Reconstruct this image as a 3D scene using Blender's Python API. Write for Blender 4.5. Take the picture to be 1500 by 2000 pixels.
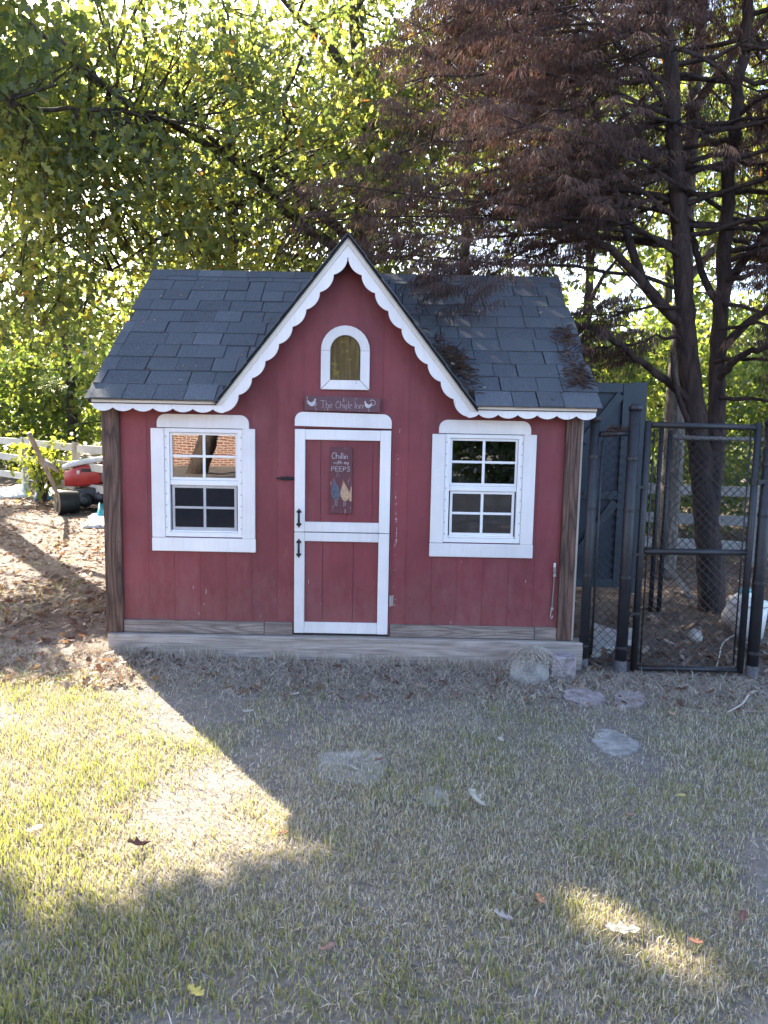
import bpy, bmesh, math, random
import numpy as np
from mathutils import Vector, Matrix

random.seed(7); RNG = np.random.default_rng(11)
SC = bpy.context.scene; COL = SC.collection
for o in list(bpy.data.objects): bpy.data.objects.remove(o)

# ------------------------------------------------------------------ camera
CAM = np.array([0.0, -5.7, 1.75]); FPX = 1502.0
PITCH, ROLL = math.radians(-7.0), math.radians(1.1)
Fv = np.array([0, math.cos(PITCH), math.sin(PITCH)]); R0 = np.array([1.0, 0, 0]); U0 = np.cross(R0, Fv)
Rv = R0*math.cos(ROLL) + U0*math.sin(ROLL); Uv = -R0*math.sin(ROLL) + U0*math.cos(ROLL)
cd = bpy.data.cameras.new('camera'); cam = bpy.data.objects.new('camera', cd); COL.objects.link(cam)
cd.sensor_fit = 'VERTICAL'; cd.sensor_height = 36.0; cd.lens = 36.0*FPX/2000.0; cd.clip_end = 3000; cd.clip_start = 0.05
M = Matrix.Identity(4)
for i in range(3):
    M[i][0] = Rv[i]; M[i][1] = Uv[i]; M[i][2] = -Fv[i]; M[i][3] = CAM[i]
cam.matrix_world = M; SC.camera = cam

# ------------------------------------------------------------------ light
SUN_EL, SUN_AZ = math.radians(32), math.atan2(-0.579, 0.815)     # behind the house, to the left
SUN = np.array([math.sin(SUN_AZ)*math.cos(SUN_EL), math.cos(SUN_AZ)*math.cos(SUN_EL), math.sin(SUN_EL)])
w = bpy.data.worlds.new('World'); SC.world = w; w.use_nodes = True
nt = w.node_tree; bg = nt.nodes['Background']
sky = nt.nodes.new('ShaderNodeTexSky'); sky.sky_type = 'NISHITA'; sky.sun_disc = False
sky.sun_elevation = SUN_EL; sky.sun_rotation = SUN_AZ; sky.air_density = 0.65; sky.dust_density = 1.8; sky.ozone_density = 0.0
nt.links.new(sky.outputs[0], bg.inputs[0]); bg.inputs[1].default_value = 0.15
sl = bpy.data.lights.new('sun', 'SUN'); so = bpy.data.objects.new('sun', sl); COL.objects.link(so)
sl.energy = 5.0; sl.angle = math.radians(0.5); sl.color = (1.0, 0.90, 0.74)
so.rotation_euler = Vector(-SUN).to_track_quat('-Z', 'Y').to_euler(); so.location = (-8, 12, 10)
vs = SC.view_settings; vs.view_transform = 'Standard'; vs.look = 'None'; vs.gamma = 1.0; vs.exposure = 2.7
SC.cycles.max_bounces = 6; SC.cycles.transparent_max_bounces = 16; SC.cycles.caustics_reflective = False; SC.cycles.caustics_refractive = False

# ------------------------------------------------------------------ ground height, pixel measuring
def sstep(a, b, x):
    t = np.clip((x-a)/(b-a), 0, 1); return t*t*(3-2*t)
def gz(x, y):
    x = np.asarray(x, float); y = np.asarray(y, float)
    k = sstep(-4.2, -0.6, y)
    return k*(-0.04 - 0.022*(np.clip(x, -3, 5)+2.0)) + 0.012*np.sin(x*2.1+y*1.3)*np.cos(y*1.7-x*0.6)*(1-sstep(-0.8,-0.3,y)*(1-sstep(0.5,3,y)))
def ray(px, py): return Fv + Rv*(px-750)/FPX - Uv*(py-1000)/FPX
def at(px, py, Y):
    d = ray(px, py); return CAM + d*((Y-CAM[1])/d[1])
def on_ground(px, py):
    d = ray(px, py); z = 0.0
    for _ in range(6):
        p = CAM + d*((z-CAM[2])/d[2]); z = float(gz(p[0], p[1]))
    return p

# ------------------------------------------------------------------ object helpers
WL = {}
def setp(o, label=None, cat=None, group=None, kind=None):
    if label: o['label'] = label
    if cat: o['category'] = cat
    if group: o['group'] = group
    if kind: o['kind'] = kind
    return o
def link(o, parent=None):
    COL.objects.link(o)
    if parent is not None: o.parent = parent
    return o
def thing(name, loc, label, cat, group=None):
    o = bpy.data.objects.new(name, None); link(o); o.location = loc; o.empty_display_size = 0.1
    WL[o.name] = np.array(loc, float); return setp(o, label, cat, group)
def origin_of(p): return WL.get(p.name, np.zeros(3)) if p is not None else np.zeros(3)
def finish(name, me, mat, parent, base=None):
    if mat is not None:
        me.materials.append(mat)
    o = bpy.data.objects.new(name, me); link(o, parent)
    WL[o.name] = origin_of(parent)
    if parent is None and base is not None:
        o.location = base; WL[o.name] = np.array(base, float)
    return o
def pymesh(name, verts, faces, mat, parent=None, smooth=False, base=None):
    org = origin_of(parent) if parent is not None else (np.array(base, float) if base is not None else np.zeros(3))
    me = bpy.data.meshes.new(name)
    me.from_pydata([tuple(np.asarray(v, float)-org) for v in verts], [], [tuple(f) for f in faces])
    if smooth: me.shade_smooth()
    me.update()
    return finish(name, me, mat, parent, base)
def npmesh(name, V, faces_list, mat, parent=None, attrs=None, smooth=False, base=None):
    """V (n,3); faces_list: list of (m,k) int arrays."""
    org = origin_of(parent) if parent is not None else (np.array(base, float) if base is not None else np.zeros(3))
    me = bpy.data.meshes.new(name)
    V = np.asarray(V, np.float32) - org.astype(np.float32)
    me.vertices.add(len(V)); me.vertices.foreach_set('co', V.ravel())
    loops = np.concatenate([f.ravel() for f in faces_list]).astype(np.int32)
    cnt = np.concatenate([np.full(len(f), f.shape[1], np.int32) for f in faces_list])
    st = np.concatenate([[0], np.cumsum(cnt)[:-1]]).astype(np.int32)
    me.loops.add(len(loops)); me.loops.foreach_set('vertex_index', loops)
    me.polygons.add(len(cnt)); me.polygons.foreach_set('loop_start', st)
    if smooth: me.polygons.foreach_set('use_smooth', np.ones(len(cnt), bool))
    for k, a in (attrs or {}).items():
        at_ = me.attributes.new(k, 'FLOAT', 'POINT'); at_.data.foreach_set('value', np.asarray(a, np.float32))
    me.update(calc_edges=True)
    return finish(name, me, mat, parent, base)
class MB:
    def __init__(s): s.v = []; s.f = []
    def add(s, v, f):
        n = len(s.v); s.v += [tuple(x) for x in v]; s.f += [tuple(i+n for i in q) for q in f]; return s
    def box(s, x0, x1, y0, y1, z0, z1):
        v = [(x0,y0,z0),(x1,y0,z0),(x1,y1,z0),(x0,y1,z0),(x0,y0,z1),(x1,y0,z1),(x1,y1,z1),(x0,y1,z1)]
        return s.add(v, [(3,2,1,0),(4,5,6,7),(0,1,5,4),(1,2,6,5),(2,3,7,6),(3,0,4,7)])
    def bar(s, a, b, wv, hv, w, h):
        a = np.array(a, float); b = np.array(b, float); wv = np.array(wv, float)*w/2; hv = np.array(hv, float)*h/2
        v = [a-wv-hv, a+wv-hv, a+wv+hv, a-wv+hv, b-wv-hv, b+wv-hv, b+wv+hv, b-wv+hv]
        return s.add(v, [(0,3,2,1),(4,5,6,7),(0,1,5,4),(1,2,6,5),(2,3,7,6),(3,0,4,7)])
    def prism_xz(s, poly, y0, y1):
        n = len(poly)
        v = [(p[0], y0, p[1]) for p in poly] + [(p[0], y1, p[1]) for p in poly]
        f = [tuple(range(n)), tuple(range(2*n-1, n-1, -1))] + [(i, i+n, (i+1) % n+n, (i+1) % n) for i in range(n)]
        return s.add(v, f)
    def tube(s, pts, rad, n=8, cap=True, wob=0.0):
        pts = np.asarray(pts, float); m = len(pts)
        rad = np.full(m, rad) if np.isscalar(rad) else np.asarray(rad, float)
        T = np.gradient(pts, axis=0); T /= np.linalg.norm(T, axis=1)[:, None]+1e-9
        up = np.array([0, 0, 1.0]) if abs(T[0][2]) < 0.9 else np.array([1.0, 0, 0])
        u = np.cross(T[0], up); u /= np.linalg.norm(u); V = []
        for i in range(m):
            u = u - T[i]*np.dot(u, T[i]); u /= np.linalg.norm(u)+1e-9; w_ = np.cross(T[i], u)
            for k in range(n):
                a = 2*math.pi*k/n; r = rad[i]*(1+wob*random.uniform(-1, 1))
                V.append(pts[i]+(u*math.cos(a)+w_*math.sin(a))*r)
        Fc = [(i*n+k, i*n+(k+1) % n, (i+1)*n+(k+1) % n, (i+1)*n+k) for i in range(m-1) for k in range(n)]
        if cap: Fc += [tuple(range(n-1, -1, -1)), tuple(range((m-1)*n, m*n))]
        return s.add(V, Fc)
    def build(s, name, mat, parent=None, smooth=False, bevel=0.0, base=None):
        o = pymesh(name, s.v, s.f, mat, parent, smooth, base)
        if bevel > 0:
            bm = bmesh.new(); bm.from_mesh(o.data)
            bmesh.ops.bevel(bm, geom=list(bm.edges), offset=bevel, segments=1, affect='EDGES', clamp_overlap=True)
            bm.to_mesh(o.data); bm.free()
        return o
def spline(ctrl, n=6):
    P = np.asarray(ctrl, float); out = []
    E = np.vstack([2*P[0]-P[1], P, 2*P[-1]-P[-2]])
    for i in range(1, len(E)-2):
        for k in range(n):
            t = k/n; a, b, c, d = E[i-1:i+3]
            out.append(0.5*(2*b+(c-a)*t+(2*a-5*b+4*c-d)*t*t+(3*b-a-3*c+d)*t**3))
    out.append(P[-1]); return np.array(out)

# ------------------------------------------------------------------ materials
def newmat(name):
    m = bpy.data.materials.new(name); m.use_nodes = True
    nt = m.node_tree; b = nt.nodes['Principled BSDF']; return m, nt, b
def N(nt, t, **kw):
    n = nt.nodes.new(t)
    for k, v in kw.items(): setattr(n, k, v)
    return n
def coords(nt, scale=(1,1,1), rnd=0.0):
    tc = N(nt, 'ShaderNodeTexCoord'); mp = N(nt, 'ShaderNodeMapping'); mp.inputs['Scale'].default_value = scale
    nt.links.new(tc.outputs['Object'], mp.inputs['Vector'])
    if rnd:
        oi = N(nt, 'ShaderNodeObjectInfo'); mu = N(nt, 'ShaderNodeMath', operation='MULTIPLY'); mu.inputs[1].default_value = rnd
        nt.links.new(oi.outputs['Random'], mu.inputs[0]); cx = N(nt, 'ShaderNodeCombineXYZ')
        for i in range(3): nt.links.new(mu.outputs[0], cx.inputs[i])
        nt.links.new(cx.outputs[0], mp.inputs['Location'])
    return mp.outputs[0]
def noise(nt, vec, scale, detail=4, rough=0.55, dist=0.0):
    n = N(nt, 'ShaderNodeTexNoise'); n.inputs['Scale'].default_value = scale; n.inputs['Detail'].default_value = detail
    n.inputs['Roughness'].default_value = rough; n.inputs['Distortion'].default_value = dist
    if vec is not None: nt.links.new(vec, n.inputs['Vector'])
    return n.outputs['Fac']
def ramp(nt, fac, stops, interp='LINEAR'):
    r = N(nt, 'ShaderNodeValToRGB'); r.color_ramp.interpolation = interp
    while len(r.color_ramp.elements) < len(stops): r.color_ramp.elements.new(0.5)
    for e, (p, c) in zip(r.color_ramp.elements, stops):
        e.position = p; e.color = (c[0], c[1], c[2], 1) if not np.isscalar(c) else (c, c, c, 1)
    nt.links.new(fac, r.inputs[0]); return r.outputs[0]
def mixc(nt, fac, a, b, mode='MIX'):
    m = N(nt, 'ShaderNodeMix', data_type='RGBA', blend_type=mode)
    for s, v in ((m.inputs[0], fac), (m.inputs[6], a), (m.inputs[7], b)):
        if isinstance(v, (int, float)): s.default_value = v
        elif isinstance(v, tuple): s.default_value = (*v, 1)
        else: nt.links.new(v, s)
    return m.outputs[2]
def bump(nt, b, h, strength=0.3, dist=0.01):
    n = N(nt, 'ShaderNodeBump'); n.inputs['Strength'].default_value = strength; n.inputs['Distance'].default_value = dist
    nt.links.new(h, n.inputs['Height']); nt.links.new(n.outputs[0], b.inputs['Normal'])
def plain(name, col, rough=0.6, var=0.12, scale=20, metal=0.0, bmp=0.0, stretch=(1,1,1)):
    m, nt, b = newmat(name); v = coords(nt, stretch, 3.0); n = noise(nt, v, scale)
    c0 = tuple(x*(1-var) for x in col); c1 = tuple(min(1, x*(1+var)) for x in col)
    nt.links.new(ramp(nt, n, [(0.3, c0), (0.7, c1)]), b.inputs['Base Color'])
    b.inputs['Roughness'].default_value = rough; b.inputs['Metallic'].default_value = metal
    if bmp: bump(nt, b, n, bmp, 0.004)
    return m
def painted(name, col, worn, wear=0.60, rough=0.55, grain=60, dirt=0.12, splash=False):
    """painted timber: vertical or random grain relief, worn flecks, soft grime"""
    m, nt, b = newmat(name); v = coords(nt, (1, 1, 0.06), 0.0); g = noise(nt, v, grain, 5, 0.6, 0.4)
    v2 = coords(nt); big = noise(nt, v2, 2.3, 5, 0.6); fl = noise(nt, coords(nt, (1, 1, 0.25)), 45, 3, 0.7)
    c = ramp(nt, big, [(0.3, tuple(x*(1-dirt) for x in col)), (0.7, tuple(min(1, x*(1+dirt*0.6)) for x in col))])
    c = mixc(nt, ramp(nt, g, [(0.35, 0.22), (0.6, 0.0)]), c, tuple(x*0.72 for x in col))
    oi = N(nt, 'ShaderNodeObjectInfo'); c = mixc(nt, 1.0, c, ramp(nt, oi.outputs['Random'], [(0.0, 0.88), (1.0, 1.10 if max(col) < 0.6 else 1.0)]), 'MULTIPLY')
    c = mixc(nt, ramp(nt, fl, [(wear, 0.0), (wear+0.04, 1.0)]), c, worn)
    if splash:      # rain-splashed soil low on the wall, chalky fading in patches
        sz = N(nt, 'ShaderNodeSeparateXYZ'); nt.links.new(v2, sz.inputs[0]); sp = noise(nt, coords(nt, (1, 1, 0.5)), 16, 6, 0.7); ad = N(nt, 'ShaderNodeMath', operation='SUBTRACT'); nt.links.new(sp, ad.inputs[0])
        ml = N(nt, 'ShaderNodeMath', operation='MULTIPLY'); nt.links.new(sz.outputs[2], ml.inputs[0]); ml.inputs[1].default_value = 0.55; nt.links.new(ml.outputs[0], ad.inputs[1])
        c = mixc(nt, ramp(nt, ad.outputs[0], [(0.12, 0.0), (0.42, 0.38)]), c, (0.21, 0.105, 0.09))
        fd = noise(nt, coords(nt, (1, 1, 0.3)), 6, 5, 0.65); c = mixc(nt, ramp(nt, fd, [(0.48, 0.0), (0.72, 0.35)]), c, (0.25, 0.085, 0.092))
    nt.links.new(c, b.inputs['Base Color']); b.inputs['Roughness'].default_value = rough
    bump(nt, b, g, 0.25, 0.004); return m
def timber(name, light, dark, axis=2, rough=0.75, ringscale=9.0):
    """weathered pine with flat-sawn grain figure running along one axis"""
    m, nt, b = newmat(name); s = [1, 1, 1]; s[axis] = 0.10
    v = coords(nt, tuple(s), 7.0); wv = N(nt, 'ShaderNodeTexNoise'); wv.inputs['Scale'].default_value = ringscale; wv.inputs['Detail'].default_value = 1.0
    nt.links.new(v, wv.inputs['Vector'])
    mu = N(nt, 'ShaderNodeMath', operation='MULTIPLY'); mu.inputs[1].default_value = 9.0; nt.links.new(wv.outputs['Fac'], mu.inputs[0])
    fr = N(nt, 'ShaderNodeMath', operation='PINGPONG'); fr.inputs[1].default_value = 0.5; nt.links.new(mu.outputs[0], fr.inputs[0])
    s2 = [1, 1, 1]; s2[axis] = 0.03; fine = noise(nt, coords(nt, tuple(s2), 3.0), 140, 4, 0.6)
    big = noise(nt, coords(nt, (1, 1, 1), 5.0), 3.5, 4)
    mid = tuple((a+c)/2 for a, c in zip(light, dark))
    c = ramp(nt, fr.outputs[0], [(0.0, dark), (0.16, mid), (0.5, light)])
    c = mixc(nt, ramp(nt, fine, [(0.38, 0.85), (0.56, 0.0)]), c, tuple(x*0.6 for x in dark))
    blot = noise(nt, coords(nt, (1, 1, 1), 11.0), 14, 5, 0.7); c = mixc(nt, ramp(nt, blot, [(0.55, 0.0), (0.72, 0.5)]), c, tuple(x*0.75 for x in dark))
    c = mixc(nt, ramp(nt, big, [(0.45, 0.0), (0.75, 0.45)]), c, tuple(x*0.55+0.02 for x in mid))
    nt.links.new(c, b.inputs['Base Color']); b.inputs['Roughness'].default_value = rough
    bump(nt, b, fine, 0.35, 0.003); return m
def leafmat(name, cols, trans, tfac=0.5, rough=0.5):
    m, nt, b = newmat(name); a = N(nt, 'ShaderNodeAttribute', attribute_name='rnd')
    c = ramp(nt, a.outputs['Fac'], cols)
    nt.links.new(c, b.inputs['Base Color']); b.inputs['Roughness'].default_value = rough
    b.inputs['Specular IOR Level'].default_value = 0.35
    t = N(nt, 'ShaderNodeBsdfTranslucent'); nt.links.new(ramp(nt, a.outputs['Fac'], trans), t.inputs['Color'])
    ms = N(nt, 'ShaderNodeMixShader'); ms.inputs[0].default_value = tfac
    nt.links.new(b.outputs[0], ms.inputs[1]); nt.links.new(t.outputs[0], ms.inputs[2])
    nt.links.new(ms.outputs[0], nt.nodes['Material Output'].inputs['Surface']); return m
def bark(name, light, dark, scale=14):
    m, nt, b = newmat(name); v = coords(nt, (1, 1, 0.18)); n = noise(nt, v, scale, 6, 0.65, 0.6)
    n2 = noise(nt, coords(nt), 5, 3)
    c = ramp(nt, n, [(0.38, dark), (0.62, light)])
    c = mixc(nt, ramp(nt, n2, [(0.45, 0.0), (0.8, 0.4)]), c, tuple(x*0.6 for x in dark))
    nt.links.new(c, b.inputs['Base Color']); b.inputs['Roughness'].default_value = 0.9
    bump(nt, b, n, 0.8, 0.03); return m

MAT = {}
MAT['red'] = painted('red_paint', (0.188, 0.033, 0.041), (0.42, 0.30, 0.30), wear=0.80, rough=0.6, dirt=0.22, splash=True)
MAT['white'] = painted('white_paint', (0.77, 0.74, 0.73), (0.40, 0.37, 0.36), wear=0.70, rough=0.5, dirt=0.12, grain=45)
MAT['cream'] = painted('cream_paint', (0.70, 0.64, 0.56), (0.36, 0.33, 0.30), wear=0.72, rough=0.5, dirt=0.10, grain=45)
MAT['edge'] = plain('raw_trim_edge', (0.46, 0.38, 0.31), 0.8, 0.3, 40)
MAT['vinyl'] = plain('white_vinyl', (0.76, 0.75, 0.75), 0.35, 0.04, 12)
MAT['grey_vinyl'] = plain('grey_aluminium', (0.42, 0.44, 0.47), 0.4, 0.08, 12, 0.3)
MAT['post'] = timber('stained_post_timber', (0.165, 0.092, 0.066), (0.040, 0.018, 0.013), 2, 0.7, 9.0)
MAT['postedge'] = plain('pale_cut_timber', (0.36, 0.30, 0.26), 0.8, 0.2, 30, 0, 0.2, (1, 1, 0.1))
MAT['skid'] = timber('grey_weathered_timber', (0.44, 0.38, 0.335), (0.335, 0.28, 0.24), 0, 0.85, 6.0)
MAT['plank'] = timber('grey_base_plank', (0.34, 0.28, 0.245), (0.17, 0.13, 0.11), 0, 0.85, 9.0)
MAT['black'] = plain('black_iron', (0.012, 0.012, 0.014), 0.45, 0.3, 60, 0.2)
MAT['galv'] = plain('galvanised_steel', (0.42, 0.43, 0.44), 0.4, 0.2, 60, 0.8)
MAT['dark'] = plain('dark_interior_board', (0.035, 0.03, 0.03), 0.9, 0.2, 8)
MAT['signbrown'] = painted('aubergine_sign_paint', (0.115, 0.052, 0.062), (0.30, 0.25, 0.26), wear=0.615, rough=0.7, dirt=0.2, grain=30)
MAT['signbrown2'] = painted('dark_red_sign_paint', (0.115, 0.036, 0.044), (0.26, 0.16, 0.17), wear=0.62, rough=0.7, dirt=0.2, grain=30)
MAT['chalk'] = plain('white_letter_paint', (0.46, 0.43, 0.45), 0.8, 0.2, 90)
MAT['letterpink'] = plain('faded_letter_paint', (0.40, 0.33, 0.35), 0.8, 0.25, 90)
MAT['henblue'] = plain('slate_blue_hen_paint', (0.085, 0.09, 0.12), 0.8, 0.35, 60)
MAT['henbuff'] = plain('buff_hen_paint', (0.42, 0.27, 0.17), 0.8, 0.3, 60)
MAT['comb'] = plain('red_comb_paint', (0.35, 0.10, 0.07), 0.8, 0.2, 60)
MAT['felt'] = plain('black_roof_felt', (0.018, 0.018, 0.020), 0.9, 0.3, 80)
MAT['wornpipe'] = plain('worn_pipe_foot', (0.10, 0.10, 0.11), 0.7, 0.4, 60)
MAT['fence'] = plain('black_vinyl_pipe', (0.017, 0.017, 0.021), 0.52, 0.35, 25)
MAT['wire'] = plain('black_vinyl_wire', (0.022, 0.022, 0.025), 0.5, 0.2, 25)
MAT['teal'] = painted('blue_grey_door_paint', (0.026, 0.040, 0.052), (0.10, 0.11, 0.12), wear=0.74, rough=0.6, dirt=0.25, grain=30)
MAT['tealpanel'] = painted('deep_blue_panel_paint', (0.014, 0.026, 0.044), (0.06, 0.09, 0.10), wear=0.76, rough=0.55, dirt=0.3, grain=30)
MAT['rail'] = painted('old_white_rail', (0.60, 0.55, 0.46), (0.36, 0.31, 0.26), wear=0.62, rough=0.8, dirt=0.18, grain=30)
MAT['greyrail'] = painted('grey_rail', (0.30, 0.29, 0.28), (0.16, 0.15, 0.14), wear=0.62, rough=0.85, dirt=0.2, grain=30)
MAT['concrete'] = plain('rough_concrete', (0.34, 0.32, 0.30), 0.9, 0.25, 18, 0, 0.5)
MAT['lilacstone'] = plain('lilac_paver', (0.30, 0.255, 0.26), 0.9, 0.4, 22, 0, 0.6)
MAT['bluestone'] = plain('blue_grey_fieldstone', (0.27, 0.26, 0.245), 0.9, 0.4, 14, 0, 0.6)
MAT['palestone'] = plain('pale_quartz_stone', (0.36, 0.34, 0.30), 0.85, 0.3, 14, 0, 0.4)
MAT['whiteplastic'] = plain('white_plastic', (0.70, 0.71, 0.70), 0.45, 0.1, 6)
MAT['turq'] = plain('turquoise_plastic', (0.06, 0.42, 0.50), 0.5, 0.2, 8)
MAT['bluetarp'] = plain('teal_blue_tarp', (0.05, 0.15, 0.22), 0.5, 0.25, 10)
MAT['redplastic'] = plain('red_mower_paint', (0.42, 0.035, 0.03), 0.35, 0.12, 10)
MAT['greyplastic'] = plain('grey_plastic', (0.20, 0.19, 0.18), 0.5, 0.15, 10)
MAT['blackplastic'] = plain('black_plastic', (0.018, 0.018, 0.018), 0.5, 0.3, 20)
MAT['tan'] = plain('tan_rim', (0.40, 0.30, 0.18), 0.7, 0.2, 20)
MAT['pole'] = plain('weathered_pole', (0.34, 0.27, 0.21), 0.85, 0.3, 12, 0, 0.4, (1, 1, 0.15))
MAT['plywood'] = plain('grey_plywood', (0.30, 0.27, 0.24), 0.85, 0.25, 10, 0, 0.2)
MAT['stick'] = plain('pale_stick', (0.42, 0.37, 0.31), 0.9, 0.2, 12)
MAT['oakbark'] = bark('oak_bark', (0.095, 0.068, 0.052), (0.028, 0.020, 0.016))
MAT['cedarbark'] = bark('cedar_bark', (0.070, 0.044, 0.038), (0.020, 0.013, 0.012), 20)
MAT['greybark'] = bark('grey_maple_bark', (0.24, 0.21, 0.185), (0.085, 0.070, 0.062), 26)

def shingle_mat():
    m, nt, b = newmat('blue_grey_asphalt_shingle'); oi = N(nt, 'ShaderNodeObjectInfo')
    g = noise(nt, coords(nt), 130, 3, 0.85); big = noise(nt, coords(nt, (1, 1, 1), 9.0), 5, 3)
    c = ramp(nt, oi.outputs['Random'], [(0.0, (0.066, 0.073, 0.090)), (0.45, (0.108, 0.120, 0.145)), (0.75, (0.088, 0.103, 0.115)), (1.0, (0.155, 0.170, 0.20))])
    c = mixc(nt, ramp(nt, g, [(0.35, 0.75), (0.65, 0.0)]), c, (0.030, 0.034, 0.042))
    c = mixc(nt, ramp(nt, g, [(0.60, 0.0), (0.78, 0.7)]), c, (0.30, 0.31, 0.33))
    mo = noise(nt, coords(nt, (1, 1, 1), 4.0), 48, 3, 0.7)
    c = mixc(nt, ramp(nt, mo, [(0.36, 0.75), (0.52, 0.0)]), c, (0.026, 0.029, 0.036)); c = mixc(nt, ramp(nt, mo, [(0.54, 0.0), (0.70, 0.6)]), c, (0.33, 0.35, 0.39))
    c = mixc(nt, ramp(nt, big, [(0.5, 0.0), (0.8, 0.35)]), c, (0.06, 0.062, 0.068))
    nt.links.new(c, b.inputs['Base Color']); b.inputs['Roughness'].default_value = 0.92; bump(nt, b, g, 0.6, 0.004); return m
MAT['shingle'] = shingle_mat()

def glass_mat(name, refl, tint):
    m, nt, b = newmat(name); nt.nodes.remove(b)
    t = N(nt, 'ShaderNodeBsdfTransparent'); t.inputs[0].default_value = (*tint, 1)
    g = N(nt, 'ShaderNodeBsdfGlossy'); g.inputs['Roughness'].default_value = 0.0; g.inputs[0].default_value = (0.95, 0.95, 0.95, 1)
    d = N(nt, 'ShaderNodeBsdfDiffuse'); d.inputs[0].default_value = (0.30, 0.30, 0.30, 1)
    n = noise(nt, coords(nt), 11, 5, 0.7); wob = noise(nt, coords(nt), 3.0, 2)
    bp = N(nt, 'ShaderNodeBump'); bp.inputs['Strength'].default_value = 0.02; bp.inputs['Distance'].default_value = 0.02
    nt.links.new(wob, bp.inputs['Height']); nt.links.new(bp.outputs[0], g.inputs['Normal'])
    m1 = N(nt, 'ShaderNodeMixShader'); nt.links.new(ramp(nt, n, [(0.5, 0.0), (0.85, 0.16)]), m1.inputs[0])
    nt.links.new(t.outputs[0], m1.inputs[1]); nt.links.new(d.outputs[0], m1.inputs[2])
    lw = N(nt, 'ShaderNodeFresnel'); lw.inputs['IOR'].default_value = refl
    m2 = N(nt, 'ShaderNodeMixShader'); nt.links.new(lw.outputs[0], m2.inputs[0])
    nt.links.new(m1.outputs[0], m2.inputs[1]); nt.links.new(g.outputs[0], m2.inputs[2])
    nt.links.new(m2.outputs[0], nt.nodes['Material Output'].inputs['Surface']); return m
MAT['glass'] = glass_mat('window_glass', 2.0, (0.55, 0.57, 0.58))
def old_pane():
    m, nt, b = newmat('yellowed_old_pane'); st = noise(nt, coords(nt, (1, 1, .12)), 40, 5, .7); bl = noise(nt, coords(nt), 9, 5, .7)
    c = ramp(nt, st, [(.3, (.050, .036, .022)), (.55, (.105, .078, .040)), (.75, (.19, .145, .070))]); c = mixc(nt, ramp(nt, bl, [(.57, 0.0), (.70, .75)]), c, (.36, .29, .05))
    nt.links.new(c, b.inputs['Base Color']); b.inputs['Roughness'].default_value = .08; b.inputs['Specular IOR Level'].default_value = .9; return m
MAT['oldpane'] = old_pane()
def screen_mat():
    m, nt, b = newmat('insect_screen'); t = N(nt, 'ShaderNodeBsdfTransparent'); d = N(nt, 'ShaderNodeBsdfDiffuse'); d.inputs[0].default_value = (0.03, 0.03, 0.035, 1)
    ms = N(nt, 'ShaderNodeMixShader'); ms.inputs[0].default_value = 0.55
    nt.links.new(t.outputs[0], ms.inputs[1]); nt.links.new(d.outputs[0], ms.inputs[2]); nt.links.new(ms.outputs[0], nt.nodes['Material Output'].inputs['Surface']); return m
MAT['screen'] = screen_mat()

def ground_mat():
    m, nt, b = newmat('dry_soil'); v = coords(nt)
    n1 = noise(nt, v, 1.3, 6, 0.6); n2 = noise(nt, v, 35, 5, 0.7); n3 = noise(nt, v, 7, 4, 0.6)
    c = ramp(nt, n3, [(0.3, (0.18, 0.158, 0.142)), (0.7, (0.31, 0.272, 0.24))])
    c = mixc(nt, ramp(nt, n1, [(0.4, 0.0), (0.65, 0.55)]), c, (0.205, 0.185, 0.155))
    c = mixc(nt, ramp(nt, n2, [(0.35, 0.6), (0.6, 0.0)]), c, (0.085, 0.066, 0.052))
    # leaf mould under the trees, behind and left of the playhouse
    sx = N(nt, 'ShaderNodeSeparateXYZ'); nt.links.new(v, sx.inputs[0]); ad = N(nt, 'ShaderNodeMath', operation='ADD'); nt.links.new(sx.outputs[1], ad.inputs[0]); nt.links.new(n1, ad.inputs[1])
    mr = N(nt, 'ShaderNodeMapRange'); mr.inputs[1].default_value = 0.0; mr.inputs[2].default_value = 0.9; nt.links.new(ad.outputs[0], mr.inputs[0])
    c = mixc(nt, mr.outputs[0], c, ramp(nt, n2, [(0.3, (0.05, 0.036, 0.028)), (0.5, (0.12, 0.088, 0.068)), (0.75, (0.24, 0.18, 0.14))]))
    nt.links.new(c, b.inputs['Base Color']); b.inputs['Roughness'].default_value = 0.95; bump(nt, b, n2, 0.8, 0.03); return m
MAT['ground'] = ground_mat()
MAT['grass'] = leafmat('dry_lawn_blades', [(0.0, (0.115, 0.140, 0.060)), (0.42, (0.33, 0.33, 0.17)), (0.45, (0.22, 0.19, 0.13)), (0.7, (0.50, 0.45, 0.32)), (1.0, (0.82, 0.76, 0.63))],
                       [(0.0, (0.36, 0.42, 0.06)), (0.4, (0.50, 0.48, 0.11)), (0.7, (0.42, 0.34, 0.17)), (1.0, (0.48, 0.39, 0.25))], 0.35, 0.6)
MAT['straw'] = leafmat('straw_litter', [(0.0, (0.24, 0.19, 0.15)), (0.5, (0.45, 0.38, 0.30)), (1.0, (0.66, 0.58, 0.48))], [(0.0, (0.3, 0.2, 0.1)), (1.0, (0.45, 0.35, 0.2))], 0.15, 0.7)
MAT['litter'] = leafmat('dead_leaf_litter', [(0.0, (0.07, 0.040, 0.028)), (0.4, (0.15, 0.092, 0.066)), (0.75, (0.24, 0.165, 0.12)), (1.0, (0.40, 0.32, 0.26))],
                        [(0.0, (0.25, 0.10, 0.04)), (1.0, (0.45, 0.30, 0.15))], 0.25, 0.7)
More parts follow.
